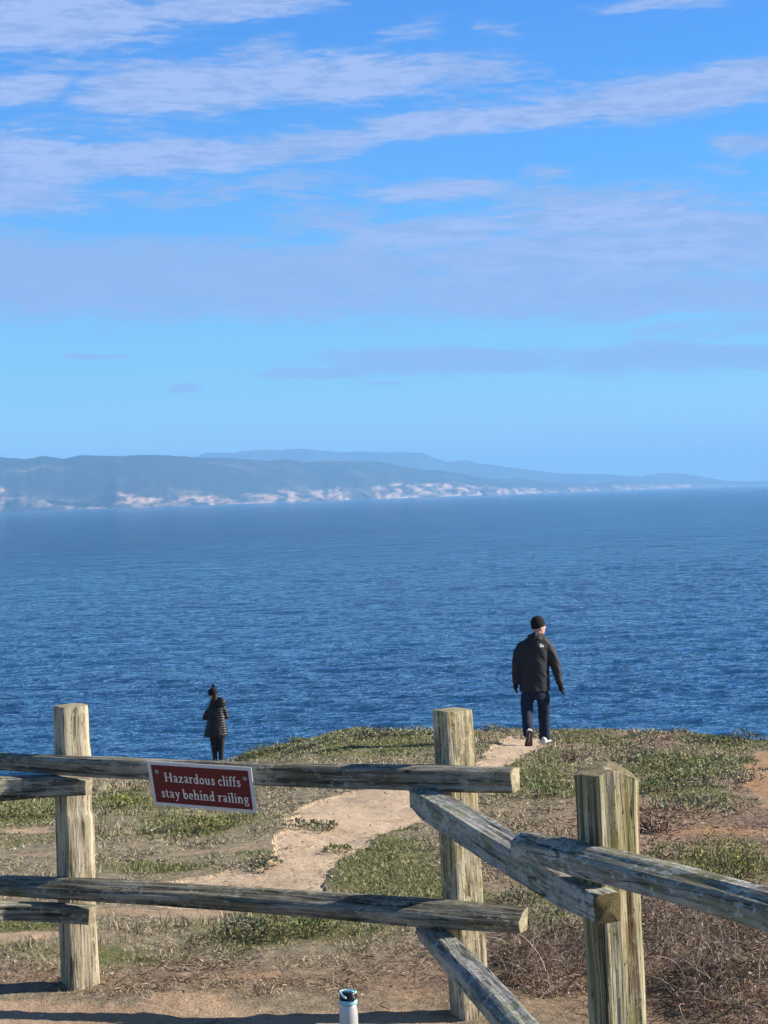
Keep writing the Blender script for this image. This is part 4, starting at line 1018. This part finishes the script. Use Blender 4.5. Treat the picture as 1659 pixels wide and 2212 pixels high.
def build_woman():
    Y0 = 43.0
    def P(xz, yz, dy=0.0): return U((740 + xz / 6.505) * .5486, (2660 + yz / 6.505) * .5486, Y0 + dy)
    g = P(730, 2150)
    root = empty('person', (g.x, Y0, float(terrain(g.x, Y0))), 'person in black bobble hat and quilted coat standing still at the cliff edge', 'person')
    X, Yv, Z = Vector((1, 0, 0)), Vector((0, 1, 0)), Vector((0, 0, 1))
    def hr(xz, yz, hw, dp, dy=0): return (P(xz, yz, dy), hw, dp, X, Yv)
    hf = Vector((-.62, .72, -.30)).normalized(); hs = Z.cross(hf).normalized(); rot = Matrix((hf, hs, hf.cross(hs))).transposed()
    hc = P(640, 480)
    gz = root.location.z
    def body(bm):
        ellip(bm, hc, (.095, .074, .105), rot)
        limb(bm, [(hc + hf * .03 - Z * .045, .055), (hc + hf * .055 - Z * .075, .042)])
        limb(bm, [(hc + hf * .085, .012), (hc + hf * .108 - Z * .028, .014)], 8)
        limb(bm, [(hc + hf * .088 - Z * .055 - hs * .018, .009), (hc + hf * .088 - Z * .055 + hs * .018, .009)], 8)
        for s in (-1, 1):
            ellip(bm, hc + hs * s * .074 - Z * .01, (.016, .008, .028), rot)
            ellip(bm, hc + hf * .075 + hs * s * .03 + Z * .01, (.015, .015, .011), rot)
        limb(bm, [(hc - Z * .05 - hf * .01, .048), (P(690, 700), .055), (P(720, 800), .08)])
        ring_tube(bm, [hr(720, 800, .14, .075), hr(725, 1050, .13, .08), hr(725, 1300, .14, .09), hr(735, 1500, .12, .08)])
        for pts in ([(580, 850, .042, 0), (460, 1060, .035, .03), (500, 1010, .028, .24)], [(900, 850, .042, 0), (975, 1030, .035, .03), (830, 980, .028, .26)]):
            limb(bm, [(P(x, y, d), r) for x, y, r, d in pts])
        for x0, x1 in ((660, 690), (845, 850)):
            limb(bm, [(P(x0, 1560), .06), (P((x0 + x1) / 2, 1850), .045), (Vector((P(x1, 2100).x, Y0, gz + .08)), .032)])
    blob('body', body, 0.009, skin, root, 2)
    def quilt(co):
        z = co[:, 2]
        return (np.abs(np.sin(z * math.pi / 0.052)) ** 0.6) * 0.016 - .008 + fbm(co[:, 0] * 14, z * 9, co[:, 1] * 9, 3, 3) * .02
    def coat(bm):
        ring_tube(bm, [hr(650, 600, .055, .055), hr(665, 680, .085, .08), hr(700, 760, .14, .10), hr(722, 840, .185, .125), hr(725, 1000, .185, .13), hr(725, 1150, .19, .135), hr(722, 1300, .215, .155), hr(715, 1440, .245, .17), hr(708, 1550, .255, .18)], 28)
        limb(bm, [(P(590, 860), .07), (P(500, 960), .068), (P(440, 1090, .02), .060), (P(470, 1090, .12), .048), (P(560, 1000, .22), .042)])
        limb(bm, [(P(890, 850), .072), (P(950, 940), .068), (P(985, 1050, .02), .060), (P(930, 1030, .14), .046), (P(800, 980, .24), .042)])
    blob('coat', coat, 0.009, quilt_m, root, 2, quilt)
    def hood(bm):
        ellip(bm, P(850, 690, -.07), (.105, .075, .10)); limb(bm, [(P(640, 640, .05), .045), (P(740, 620, -.03), .055), (P(850, 640, -.06), .06)])
    blob('hood', hood, 0.009, quilt_m, root, 2, quilt)
    def hat(bm):
        up = (Z + hf * .22).normalized(); a = (hf - up * hf.dot(up)).normalized(); b = up.cross(a); c = hc + Z * .035
        ring_tube(bm, [(c - up * .06, .105, .092, a, b), (c - up * .01, .112, .098, a, b), (c + up * .045, .105, .09, a, b), (c + up * .085, .078, .068, a, b), (c + up * .105, .03, .03, a, b)])
    ht = blob('bobble_hat', hat, 0.007, black_knit, root, 2)
    pm = blob('pompom', lambda bm: ellip(bm, P(650, 262), (.036, .036, .036)), 0.006, black_knit, root, 1, lambda co: fbm(co[:, 0] * 90, co[:, 2] * 90, co[:, 1] * 90, 2, 3) * .02); pm.parent = ht
    blob('hair', lambda bm: limb(bm, [(hc - hf * .06 - Z * .03, .06), (P(690, 640, -.05), .06), (P(690, 700, -.06), .04)]), 0.008, hair_m, root, 2)
    def legs(bm):
        ring_tube(bm, [hr(740, 1480, .155, .12), hr(740, 1600, .15, .12)])
        for x0, x1 in ((660, 692), (843, 850)):
            limb(bm, [(P(x0, 1590), .09), (P((x0 * .6 + x1 * .4), 1750), .076), (P((x0 * .3 + x1 * .7), 1900), .064), (Vector((P(x1, 2080).x, Y0, gz + .12)), .045)])
    blob('leggings', legs, 0.009, dark_m, root, 2)
    for x1 in (692, 850):
        f = Vector((P(x1, 2100).x, Y0, gz + .02))
        blob('boot', lambda bm: (limb(bm, [(f + Z * .16, .05), (f + Z * .04, .045)]), limb(bm, [(f + Z * .03, .042), (f + Z * .02 + Vector((-.05, .14, 0)), .036)])), 0.008, dark_m, root, 2)
    for x, y, d in ((560, 1000, .24), (800, 980, .26)):
        w = P(x, y, d); blob('glove', lambda bm: fingers(bm, w, Vector((-.3 if x > 700 else .3, 1, .2)), Z), 0.0045, glove_m, root, 1)
build_woman()


# ------------------------------------------------------------------ drinking bottle
def build_bottle():
    Y = 7.72; top = U(750, 2140, Y); x = U(752, 2160, Y).x
    z0 = float(terrain(x, Y)); root = empty('drinks_bottle', (x, Y, z0), 'steel drinks bottle with pale blue and black lid standing on the near gravel', 'bottle')
    H = top.z - z0; s = 1.0
    def lathe(name, prof, mat, parent=root, n=40):
        V = []; F = []
        for r, z in prof:
            for i in range(n): V.append((r * math.cos(2 * math.pi * i / n), r * math.sin(2 * math.pi * i / n), z))
        for j in range(len(prof) - 1):
            for i in range(n): F.append((j * n + i, j * n + (i + 1) % n, (j + 1) * n + (i + 1) % n, (j + 1) * n + i))
        F.append(tuple(range(n))[::-1]); F.append(tuple(range((len(prof) - 1) * n, len(prof) * n)))
        me = bpy.data.meshes.new(name); me.from_pydata(V, [], F); me.update(); return link(name, me, mat, parent, True)
    steel = material('brushed_steel', lambda g, bs: (setattr(bs.inputs['Metallic'], 'default_value', 0.35), setattr(bs.inputs['Base Color'], 'default_value', (0.62, 0.62, 0.64, 1))), 0.38)
    blue = plain('pale_blue_plastic', (0.38, 0.66, 0.74), 0.4, var=.04); blk = plain('black_plastic', (0.008, 0.008, 0.01), 0.3, var=.1)
    lathe('flask', [(.030, 0), (.0345, .004), (.0355, .012), (.0355, H - .10), (.0345, H - .075), (.0315, H - .058), (.031, H - .05)], steel)
    lathe('collar', [(.0325, H - .052), (.0350, H - .049), (.0352, H - .036), (.0335, H - .033)], blue)
    lid = lathe('lid', [(.0325, H - .033), (.0330, H - .012), (.0315, H - .006), (.026, H - .0035)], blk)
    V = []; F = []; nseg = 44
    # rim ring on the lid, open at the front, and the diagonal strap across it
    bm = bmesh.new()
    pts = [(Vector((.0305 * math.cos(a), .0305 * math.sin(a), H - .005)), .0042) for a in [R(-150 - 245 * i / 30) for i in range(31)]]
    limb(bm, pts, 10)
    limb(bm, [(Vector((-.028, -.013, H - .005)), .0045), (Vector((-.019, -.028, H - .013)), .0048), (Vector((-.009, -.0335, H - .020)), .0048)], 10)
    limb(bm, [(Vector((-.006, -.004, H - .002)), .006), (Vector((.018, -.015, H - .002)), .0065)], 10)
    me = bpy.data.meshes.new('carry_loop'); bm.to_mesh(me); bm.free(); link('carry_loop', me, blue, root, True)
    bm = bmesh.new(); ellip(bm, (.017, -.028, H - .024), (.0115, .0075, .0125)); me = bpy.data.meshes.new('release_button'); bm.to_mesh(me); bm.free()
    link('release_button', me, plain('grey_button', (0.09, 0.085, 0.08), 0.4), lid, True)
build_bottle()


# ------------------------------------------------------------------ ground cover
def leaf_nodes(g, bs):
    g.val(bs.inputs['Base Color'], g.attr('col'))
    bs.inputs['Roughness'].default_value = 0.75; bs.inputs['Specular IOR Level'].default_value = 0.25
M_leaf = material('foliage', leaf_nodes)

def slivers(P, ln, wd, az, el, bend, col, rng):
    """one narrow two-piece blade per point: P base points, az/el its direction, bend how far the tip droops"""
    n = len(P)
    d = np.stack([np.cos(az) * np.cos(el), np.sin(az) * np.cos(el), np.sin(el)], 1)
    s = np.cross(d, rng.normal(size=(n, 3))); s /= np.linalg.norm(s, axis=1)[:, None] + 1e-9
    m = P + d * (ln * .55)[:, None]
    e2 = el - bend
    d2 = np.stack([np.cos(az) * np.cos(e2), np.sin(az) * np.cos(e2), np.sin(e2)], 1)
    t = m + d2 * (ln * .45)[:, None]
    w = (wd / 2)[:, None]
    V = np.stack([P - s * w, P + s * w, m + s * w * .9, m - s * w * .9, t], 1).reshape(-1, 3)
    b = np.arange(n)[:, None] * 5
    F = np.concatenate([b + [0, 1, 2], b + [0, 2, 3], b + [3, 2, 4]])
    C = np.repeat(col, 5, 0)
    return V, F, C

def leaves(P, size, col, rng, flat=0.5, aspect=0.45):
    n = len(P)
    d = rng.normal(size=(n, 3)); d[:, 2] = np.abs(d[:, 2]) * 0.8 + 0.1; d /= np.linalg.norm(d, axis=1)[:, None]
    s = np.cross(d, rng.normal(size=(n, 3))); s /= np.linalg.norm(s, axis=1)[:, None] + 1e-9
    L = size[:, None]; w = L * aspect * .5
    V = np.stack([P, P + d * L * .55 + s * w, P + d * L, P + d * L * .55 - s * w], 1).reshape(-1, 3)
    b = np.arange(n)[:, None] * 4
    return V, b + [0, 1, 2, 3], np.repeat(col, 4, 0)

def pick(cols, k, rng, var=0.18):
    c = np.array(cols)[k]; return np.clip(c * (1 + rng.normal(size=(len(k), 1)) * var) * (1 + rng.normal(size=c.shape) * .05), 0.004, 0.9)

def build_ground_cover():
    rng = np.random.default_rng(5)
    n = 800000
    Y = 6.5 * np.exp(rng.random(n) * math.log(47 / 6.5)); X = (rng.random(n) * 2 - 1) * (0.245 * Y + 0.9)
    Z = terrain(X, Y)
    keep = Z > -5
    X, Y, Z = X[keep], Y[keep], Z[keep]
    gr, ba, re, pth = cover(X, Y, Z)
    clump = fbm(X * 5, Y * 4, 0, 3, 61) + 0.5; big = fbm(X * 0.9, Y * 0.7, 0, 3, 67) + .5
    px, py = project(X, Y, Z)
    fore = sstep(py, 2105, 2190)
    prob = np.clip(0.18 + gr * 0.9 + (clump - 0.47) * 2.6 - ba * 2.2 - fore * .35, 0.0, 1) * (1 - pth)
    prob = np.where((pth > 0) & (rng.random(len(X)) < 0.004), 1, prob)
    # the grass creeps over the edge of the path
    Xj, Yj = X + rng.normal(0, .10, len(X)), Y + rng.normal(0, .22, len(X))
    edge = (pth > 0) & (cover(Xj, Yj, terrain(Xj, Yj))[3] < 1)
    prob = np.where(edge, .22, prob)
    k = rng.random(len(X)) < prob
    X, Y, Z, gr, re, clump, big, fore = (a[k] for a in (X, Y, Z, gr, re, clump, big, fore))
    n = len(X); P = np.stack([X, Y, Z - .003], 1)
    #            straw            grey brown        olive             green             red brown        dark
    cols = [(.47, .40, .26), (.36, .31, .22), (.27, .26, .125), (.20, .235, .075), (.38, .26, .18), (.15, .12, .08)]
    u = rng.random(n)
    g_ = sstep(gr + (big - .5) * .5, .22, .7)
    kind = np.where(u < g_ * .8, np.where(rng.random(n) < .5, 2, 3),
           np.where(rng.random(n) < np.clip(re, 0, 1) * .75, 4, np.where(rng.random(n) < .42, 0, 1)))
    kind = np.where((kind != 3) & (rng.random(n) < .10), 2, kind); kind = np.where(rng.random(n) < .08, 5, kind)
    col = pick(cols, kind, rng, .15)
    green = (kind == 2) | (kind == 3)
    ln = (0.012 + 0.022 * rng.random(n)) * (0.6 + clump * 0.8) * np.where(green, .9, 1.15) * (1 + (Y - 8) / 40)
    ln *= np.where(fore > .5, .6, 1)
    wd = (0.0022 + 0.0022 * rng.random(n)) * np.clip(Y / 9.0, 1, 3.6)
    az = rng.random(n) * 6.283; el = np.where(green, rng.uniform(.5, 1.45, n), rng.uniform(.05, 1.1, n))
    tuftn = fbm(X * 1.3 + 7, Y * 1.0, 0, 3, 83)
    tall = (tuftn > .22) & (rng.random(n) < .5) & (fore < .3)
    ln = np.where(tall, ln * 1.9, ln); el = np.where(tall, rng.uniform(.9, 1.5, n), el)
    V, F, C = slivers(P, ln, wd, az, el, rng.uniform(0, .9, n), col, rng)
    gsel = green[np.repeat(np.arange(n), 5)]
    for name, sel in (('grass', green), ('dry_grass', ~green)):
        s5 = np.repeat(sel, 5)
        V, F, C = slivers(P[sel], ln[sel], wd[sel], az[sel], el[sel], rng.uniform(0, .9, sel.sum()), col[sel], rng)
        tag(link(name, npmesh(name, V, F, col=C), M_leaf), kind='stuff')
    # brittle dead stems lying about, thickest on the red ground at the right
    n = 90000
    Y = 6.5 * np.exp(rng.random(n) ** 1.3 * math.log(36 / 6.5)); X = (rng.random(n) * 2 - 1) * (0.2 * Y + 0.5); Z = terrain(X, Y)
    gr, ba, re, pth = cover(X, Y, Z); cl = fbm(X * 2.2, Y * 1.8, 0, 3, 91) + .5
    k = (rng.random(n) < np.clip(re * .8 + (cl - .5) * 2.0 - gr * .4 - ba * .8, 0, 1)) & (pth < .5) & (Z > -5)
    X, Y, Z = X[k], Y[k], Z[k]; n = len(X)
    kind = rng.choice([0, 1, 2, 3], n, p=[.2, .35, .25, .2])
    col = pick([(.42, .33, .25), (.24, .165, .12), (.13, .08, .055), (.05, .035, .028)], kind, rng, .2)
    V, F, C = slivers(np.stack([X, Y, Z + rng.random(n) * .02], 1), .03 + .085 * rng.random(n) ** 2, (.0025 + .002 * rng.random(n)) * np.clip(Y / 9, 1, 3), rng.random(n) * 6.283,
                      rng.normal(.15, .3, n), rng.normal(.2, .6, n), col, rng)
    tag(link('dead_stems', npmesh('dead_stems', V, F, col=C), M_leaf), kind='stuff')
build_ground_cover()


# ------------------------------------------------------------------ shrubs
KIND = {  # leaf colours, leaf size, leaves per square metre of mound, stem colour
    'grey': ([(.30, .31, .20), (.22, .24, .14), (.36, .36, .24), (.13, .14, .08)], .032, (.10, .08, .06)),
    'green': ([(.19, .23, .085), (.25, .28, .12), (.12, .15, .055), (.31, .31, .15)], .03, (.09, .07, .04)),
    'bright': ([(.26, .28, .06), (.19, .23, .05), (.32, .31, .10), (.12, .14, .04)], .028, (.12, .09, .05)),
    'dark': ([(.14, .165, .09), (.20, .22, .13), (.08, .095, .05), (.28, .29, .19)], .034, (.09, .06, .045)),
    'brown': ([(.24, .165, .11), (.16, .11, .075), (.30, .24, .15), (.12, .12, .06)], .03, (.14, .10, .075)),
}
def shrub(px, py, wpx, h, kind, label, dense=1.0, depth=None, twig=0.12, name='shrub', seed=0, cat='shrub'):
    c = ground_at(px, py)
    if c is None: print('no ground for', label); return
    rng = np.random.default_rng(seed or int(px * 7 + py))
    sc = FPX / c.y; rx = wpx / 2 / sc; ry = depth if depth else max(rx * .55, .25)
    c = Vector((c.x, c.y + ry * .6, 0)); c.z = float(terrain(c.x, c.y))
    root = empty(name, c, label, cat, None)
    cols, ls, stem = KIND[kind]
    ls = ls * .8 * np.clip(c.y / 14, .55, 1.5)
    n = int(np.clip(rx * ry * 3.14 / (ls * ls) * 2.6 * dense, 500, 13000))
    r = np.sqrt(rng.random(n)); a = rng.random(n) * 6.283
    edge = 1 + fbm(np.cos(a) * 1.7 + seed, np.sin(a) * 1.7 + px, 0, 3, 3) * .9
    X = c.x + np.cos(a) * r * rx * edge; Y = c.y + np.sin(a) * r * ry * edge
    top = np.sqrt(np.clip(1 - r ** 2.5, 0, 1)) * (0.3 + 1.6 * (fbm(X * 3.2, Y * 2.6, px, 3, 7) + .5)) * h
    f = rng.random(n) ** .45
    # leaves gather in sprigs with gaps between
    sp = fbm(X * 7 / max(.6, c.y / 16), Y * 7 / max(.6, c.y / 16), f * top * 9, 2, 19) + .5
    k = rng.random(n) < np.clip((sp - .44) * 6, .05, .9)
    X, Y, top, f, sp = X[k], Y[k], top[k], f[k], sp[k]; n = len(X)
    P = np.stack([X, Y, terrain(X, Y) + top * f], 1)
    kk = rng.choice(len(cols), n, p=[.4, .3, .15, .15])
    kk = np.where(f * (sp + .3) > .72, 0, kk)
    V, F, C = leaves(P, ls * rng.uniform(.6, 1.25, n), pick(cols, kk, rng, .13), rng)
    LV, LF, LC = V, F, C
    m = int(n * twig) + 20
    i = rng.integers(0, n, m)
    B = P[i].copy(); B[:, 2] -= (top[i] * f[i]) * rng.uniform(.3, 1, m)
    V, F, C = slivers(B, (.06 + h * .6 * rng.random(m)), (.004 + .004 * rng.random(m)) * np.clip(c.y / 12, .7, 3), rng.random(m) * 6.283, rng.normal(.7, .45, m), rng.normal(.3, .5, m),
                      pick([stem, tuple(min(.8, v * 2.6) for v in stem)], rng.integers(0, 2, m), rng), rng)
    b = np.arange(m)[:, None] * 5; Q = b + [0, 1, 2, 3]
    V2 = np.concatenate([LV, V]); C2 = np.concatenate([LC, C])
    link('foliage', local(npmesh('foliage', V2, np.concatenate([LF, Q + len(LV)]), col=C2), root), M_leaf, root)
    return root

SHRUBS = [
    (565, 1634, 190, 0.15, 'green', 'low green shrub on the ridge nearest the woman in the bobble hat'),
    (690, 1612, 190, 0.17, 'grey', 'grey green scrub on the ridge line halfway between woman and corner post'),
    (800, 1596, 150, 0.14, 'dark', 'dark scrub mound on the skyline left of the corner post'),
    (880, 1590, 130, 0.13, 'grey', 'scrub touching the left side of the corner post top on the skyline'),
    (1075, 1582, 90, 0.09, 'grey', 'small scrub patch on the skyline between corner post and walking man'),
    (1420, 1590, 150, 0.08, 'grey', 'thin scrub strip on the skyline right of the walking man'),
    (1560, 1606, 200, 0.13, 'dark', 'dark green scrub rolling over the far right skyline'),
    (1345, 1648, 110, 0.18, 'dark', 'dark green bush directly above the near post top'),
    (1430, 1665, 190, 0.19, 'green', 'green mat of ice plant right of the near post top'),
    (1560, 1700, 200, 0.22, 'grey', 'grey green mat sloping towards the orange bank at the right edge'),
    (1480, 1690, 170, 0.08, 'bright', 'yellow green strip below the ice plant mat'),
    (1425, 1715, 110, 0.13, 'green', 'small green clump just right of the near post above the bare brown slope'),
    (1500, 1760, 170, 0.14, 'grey', 'pale leaved spreading clump above the dry orange slope'),
    (1185, 1725, 120, 0.14, 'green', 'green clump just left of the near post, level with its top'),
    (1580, 1905, 250, 0.21, 'bright', 'bright green spreading bush above the right rail'),
    (1470, 1862, 130, 0.11, 'green', 'low green bush between the near post and the bright bush'),
    (1190, 2035, 210, 0.24, 'dark', 'dark grey green bush under the slanting rail left of the near post'),
    (1120, 1960, 90, 0.11, 'dark', 'small dark bush right of the corner post beneath the slanting rail'),
    (520, 2036, 150, 0.10, 'dark', 'dark low weeds under the long lower rail'),
    (640, 2034, 190, 0.12, 'green', 'leafy green bush under the middle of the long lower rail'),
    (680, 1796, 130, 0.03, 'dark', 'narrow weed patch lying across the sandy path'),
    (730, 1843, 60, 0.025, 'green', 'small round weed tuft on the sandy path'),
    (575, 1878, 75, 0.035, 'dark', 'weed tuft at the left edge of the path'),
    (435, 1800, 170, 0.10, 'bright', 'bright green clump below the red sign'),
    (270, 1748, 160, 0.13, 'bright', 'yellow green grassy clump just right of the left post'),
    (60, 1770, 200, 0.14, 'green', 'green and yellow clump left of the left post'),
    (370, 1812, 120, 0.08, 'grey', 'grey weeds left of the bright clump below the sign'),
    (1425, 1805, 60, 0.18, 'brown', 'upright rusty dry tuft right of the near post'),
    (1240, 1645, 50, 0.14, 'brown', 'grey dead tuft near the walking man'),
]
for i, (px, py, w, h, kd, lab) in enumerate(SHRUBS):
    shrub(px, py, w, h, kd, lab, seed=100 + i, twig=.7 if kd == 'brown' else .12)

# the tangle of dead branches at the right
def dead_bush(px, py, wpx, h, n, label, seed, depth):
    c = ground_at(px, py); rng = np.random.default_rng(seed); rx = wpx / 2 / (FPX / c.y); ry = depth
    c = Vector((c.x, c.y + ry * .5, 0)); c.z = float(terrain(c.x, c.y)); root = empty('dead_shrub', c, label, 'dead shrub')
    def grow(m, w0, l0, cl):
        Vs = []; Fs = []; Cs = []; off = 0
        r = np.sqrt(rng.random(m)); a = rng.random(m) * 6.283
        p = np.stack([c.x + np.cos(a) * r * rx, c.y + np.sin(a) * r * ry, np.zeros(m)], 1)
        p[:, 2] = terrain(p[:, 0], p[:, 1]) + h * (1 - r ** 2) * rng.random(m) ** 1.2 * .8
        az = rng.random(m) * 6.283; el = rng.normal(.6, .5, m); w = w0 * rng.uniform(.6, 1.3, m); L = l0 * rng.uniform(.4, 1.2, m)
        col = pick(cl, rng.integers(0, len(cl), m), rng, .2)
        curve = rng.normal(0, .5, m); droop = rng.normal(.28, .25, m)
        side = np.stack([-np.sin(az), np.cos(az), np.zeros(m)], 1); ns = 6
        rings = []
        for s in range(ns + 1):
            d = np.stack([np.cos(az) * np.cos(el), np.sin(az) * np.cos(el), np.sin(el)], 1)
            u = np.cross(d, side); u /= np.linalg.norm(u, axis=1)[:, None] + 1e-9
            ww = (w * (1 - .75 * s / ns))[:, None] / 2
            rings.append(np.stack([p + side * ww, p - side * ww * .5 + u * ww * .87, p - side * ww * .5 - u * ww * .87], 1))
            p = p + d * (L / ns)[:, None]; az = az + curve; el = el - droop
            side = np.stack([-np.sin(az), np.cos(az), np.zeros(m)], 1)
        V = np.stack(rings, 1).reshape(-1, 3); q = []
        b = np.arange(m)[:, None] * (ns + 1) * 3
        for s in range(ns):
            for j in range(3):
                j2 = (j + 1) % 3; q.append(b + [s * 3 + j, s * 3 + j2, (s + 1) * 3 + j2, (s + 1) * 3 + j])
        return V, np.concatenate(q), np.repeat(col, (ns + 1) * 3, 0)
    V, F, C = grow(n, .0045, .28, [(.40, .33, .27), (.27, .20, .16), (.16, .11, .085), (.09, .06, .05)])
    link('branches', local(npmesh('branches', V, F, col=C), root), M_leaf, root)
    m = n; r = np.sqrt(rng.random(m)); a = rng.random(m) * 6.283
    P = np.stack([c.x + np.cos(a) * r * rx, c.y + np.sin(a) * r * ry, np.zeros(m)], 1)
    P[:, 2] = terrain(P[:, 0], P[:, 1]) + h * (1 - r ** 2) * rng.random(m) ** .5
    V, F, C = leaves(P, rng.uniform(.012, .028, m), pick([(.36, .34, .22), (.24, .23, .13), (.30, .22, .15), (.14, .15, .08)], rng.integers(0, 4, m), rng), rng)
    link('foliage', local(npmesh('foliage', V, F, col=C), root), M_leaf, root)
dead_bush(1500, 2090, 420, .32, 1000, 'tangled half dead bush of curling pale branches below the right rail', 5, .8)
dead_bush(1600, 2185, 260, .18, 450, 'low snarl of bare twigs in the bottom right corner', 6, .45)
dead_bush(1180, 2120, 200, .12, 420, 'low dead twigs between the two nearer posts', 7, .5)


# ------------------------------------------------------------------ stones
def build_stones():
    rng = np.random.default_rng(77)
    pale = plain('pale_stone', (0.66, 0.60, 0.50), 0.9, var=.25, scale=50)
    meshes = []
    for k in range(4):
        bm = bmesh.new(); bmesh.ops.create_icosphere(bm, subdivisions=3, radius=1)
        for v in bm.verts:
            q = v.co.copy(); n_ = float(fbm(q.x * 1.3 + k * 9, q.y * 1.3, q.z * 1.3, 3, k)) * 1.1; v.co *= 1 + n_; v.co.z *= .6
        me = bpy.data.meshes.new('stone'); bm.to_mesh(me); bm.free(); me.materials.append(pale); meshes.append(me)
    spots = [(170, 1811, 9), (454, 1765, 5), (448, 1768, 4), (1040, 1700, 4), (500, 1898, 6), (512, 1905, 4), (205, 1848, 5), (715, 1894, 5), (735, 1890, 4), (30, 1835, 7), (50, 1830, 6), (20, 1905, 5), (245, 1832, 4),
             (330, 1945, 4), (17, 2068, 5), (30, 2078, 5), (8, 2120, 5), (368, 2035, 5), (455, 2075, 6), (828, 2092, 5), (310, 2158, 4), (300, 2168, 3), (400, 2162, 5), (625, 2148, 4), (780, 2150, 5), (240, 2105, 7),
             (1275, 1838, 5), (1290, 1935, 5), (1385, 1826, 4), (1190, 1840, 4), (860, 1836, 3), (600, 1955, 5), (1220, 1700, 4), (1650, 1806, 5), (1575, 1790, 4), (90, 2195, 5), (560, 2185, 4)]
    for i, (px, py, s) in enumerate(spots):
        c = ground_at(px, py)
        if c is None: continue
        o = bpy.data.objects.new('stone', meshes[i % 4]); COL.objects.link(o)
        r = s / 2 / (FPX / c.y) * 1.15
        o.scale = (r * rng.uniform(.9, 1.4), r, r); o.rotation_euler = (0, 0, rng.random() * 6.28); o.location = (c.x, c.y, c.z + r * .25)
        tag(o, 'small pale stone lying on the scrubby ground', 'stone', 'small pale stones scattered over the headland')
    # bare pink rock showing on the skyline beside the corner post
    for j, (px, py, w, lab) in enumerate(((1046, 1562, 50, 'pinkish bare rock on the skyline just right of the corner post'), (1085, 1566, 26, 'smaller pink rock on the skyline nearer the walking man'))):
        c = ground_at(px, py)
        if c is None: continue
        me = meshes[j].copy(); me.materials.clear(); me.materials.append(plain('pink_rock', (0.52, 0.36, 0.29), 0.9, var=.2, scale=8))
        o = bpy.data.objects.new('rock', me); COL.objects.link(o); r = w / 2 / (FPX / c.y); o.scale = (r, r * .8, r * .35); o.location = c
        tag(o, lab, 'rock')
build_stones()
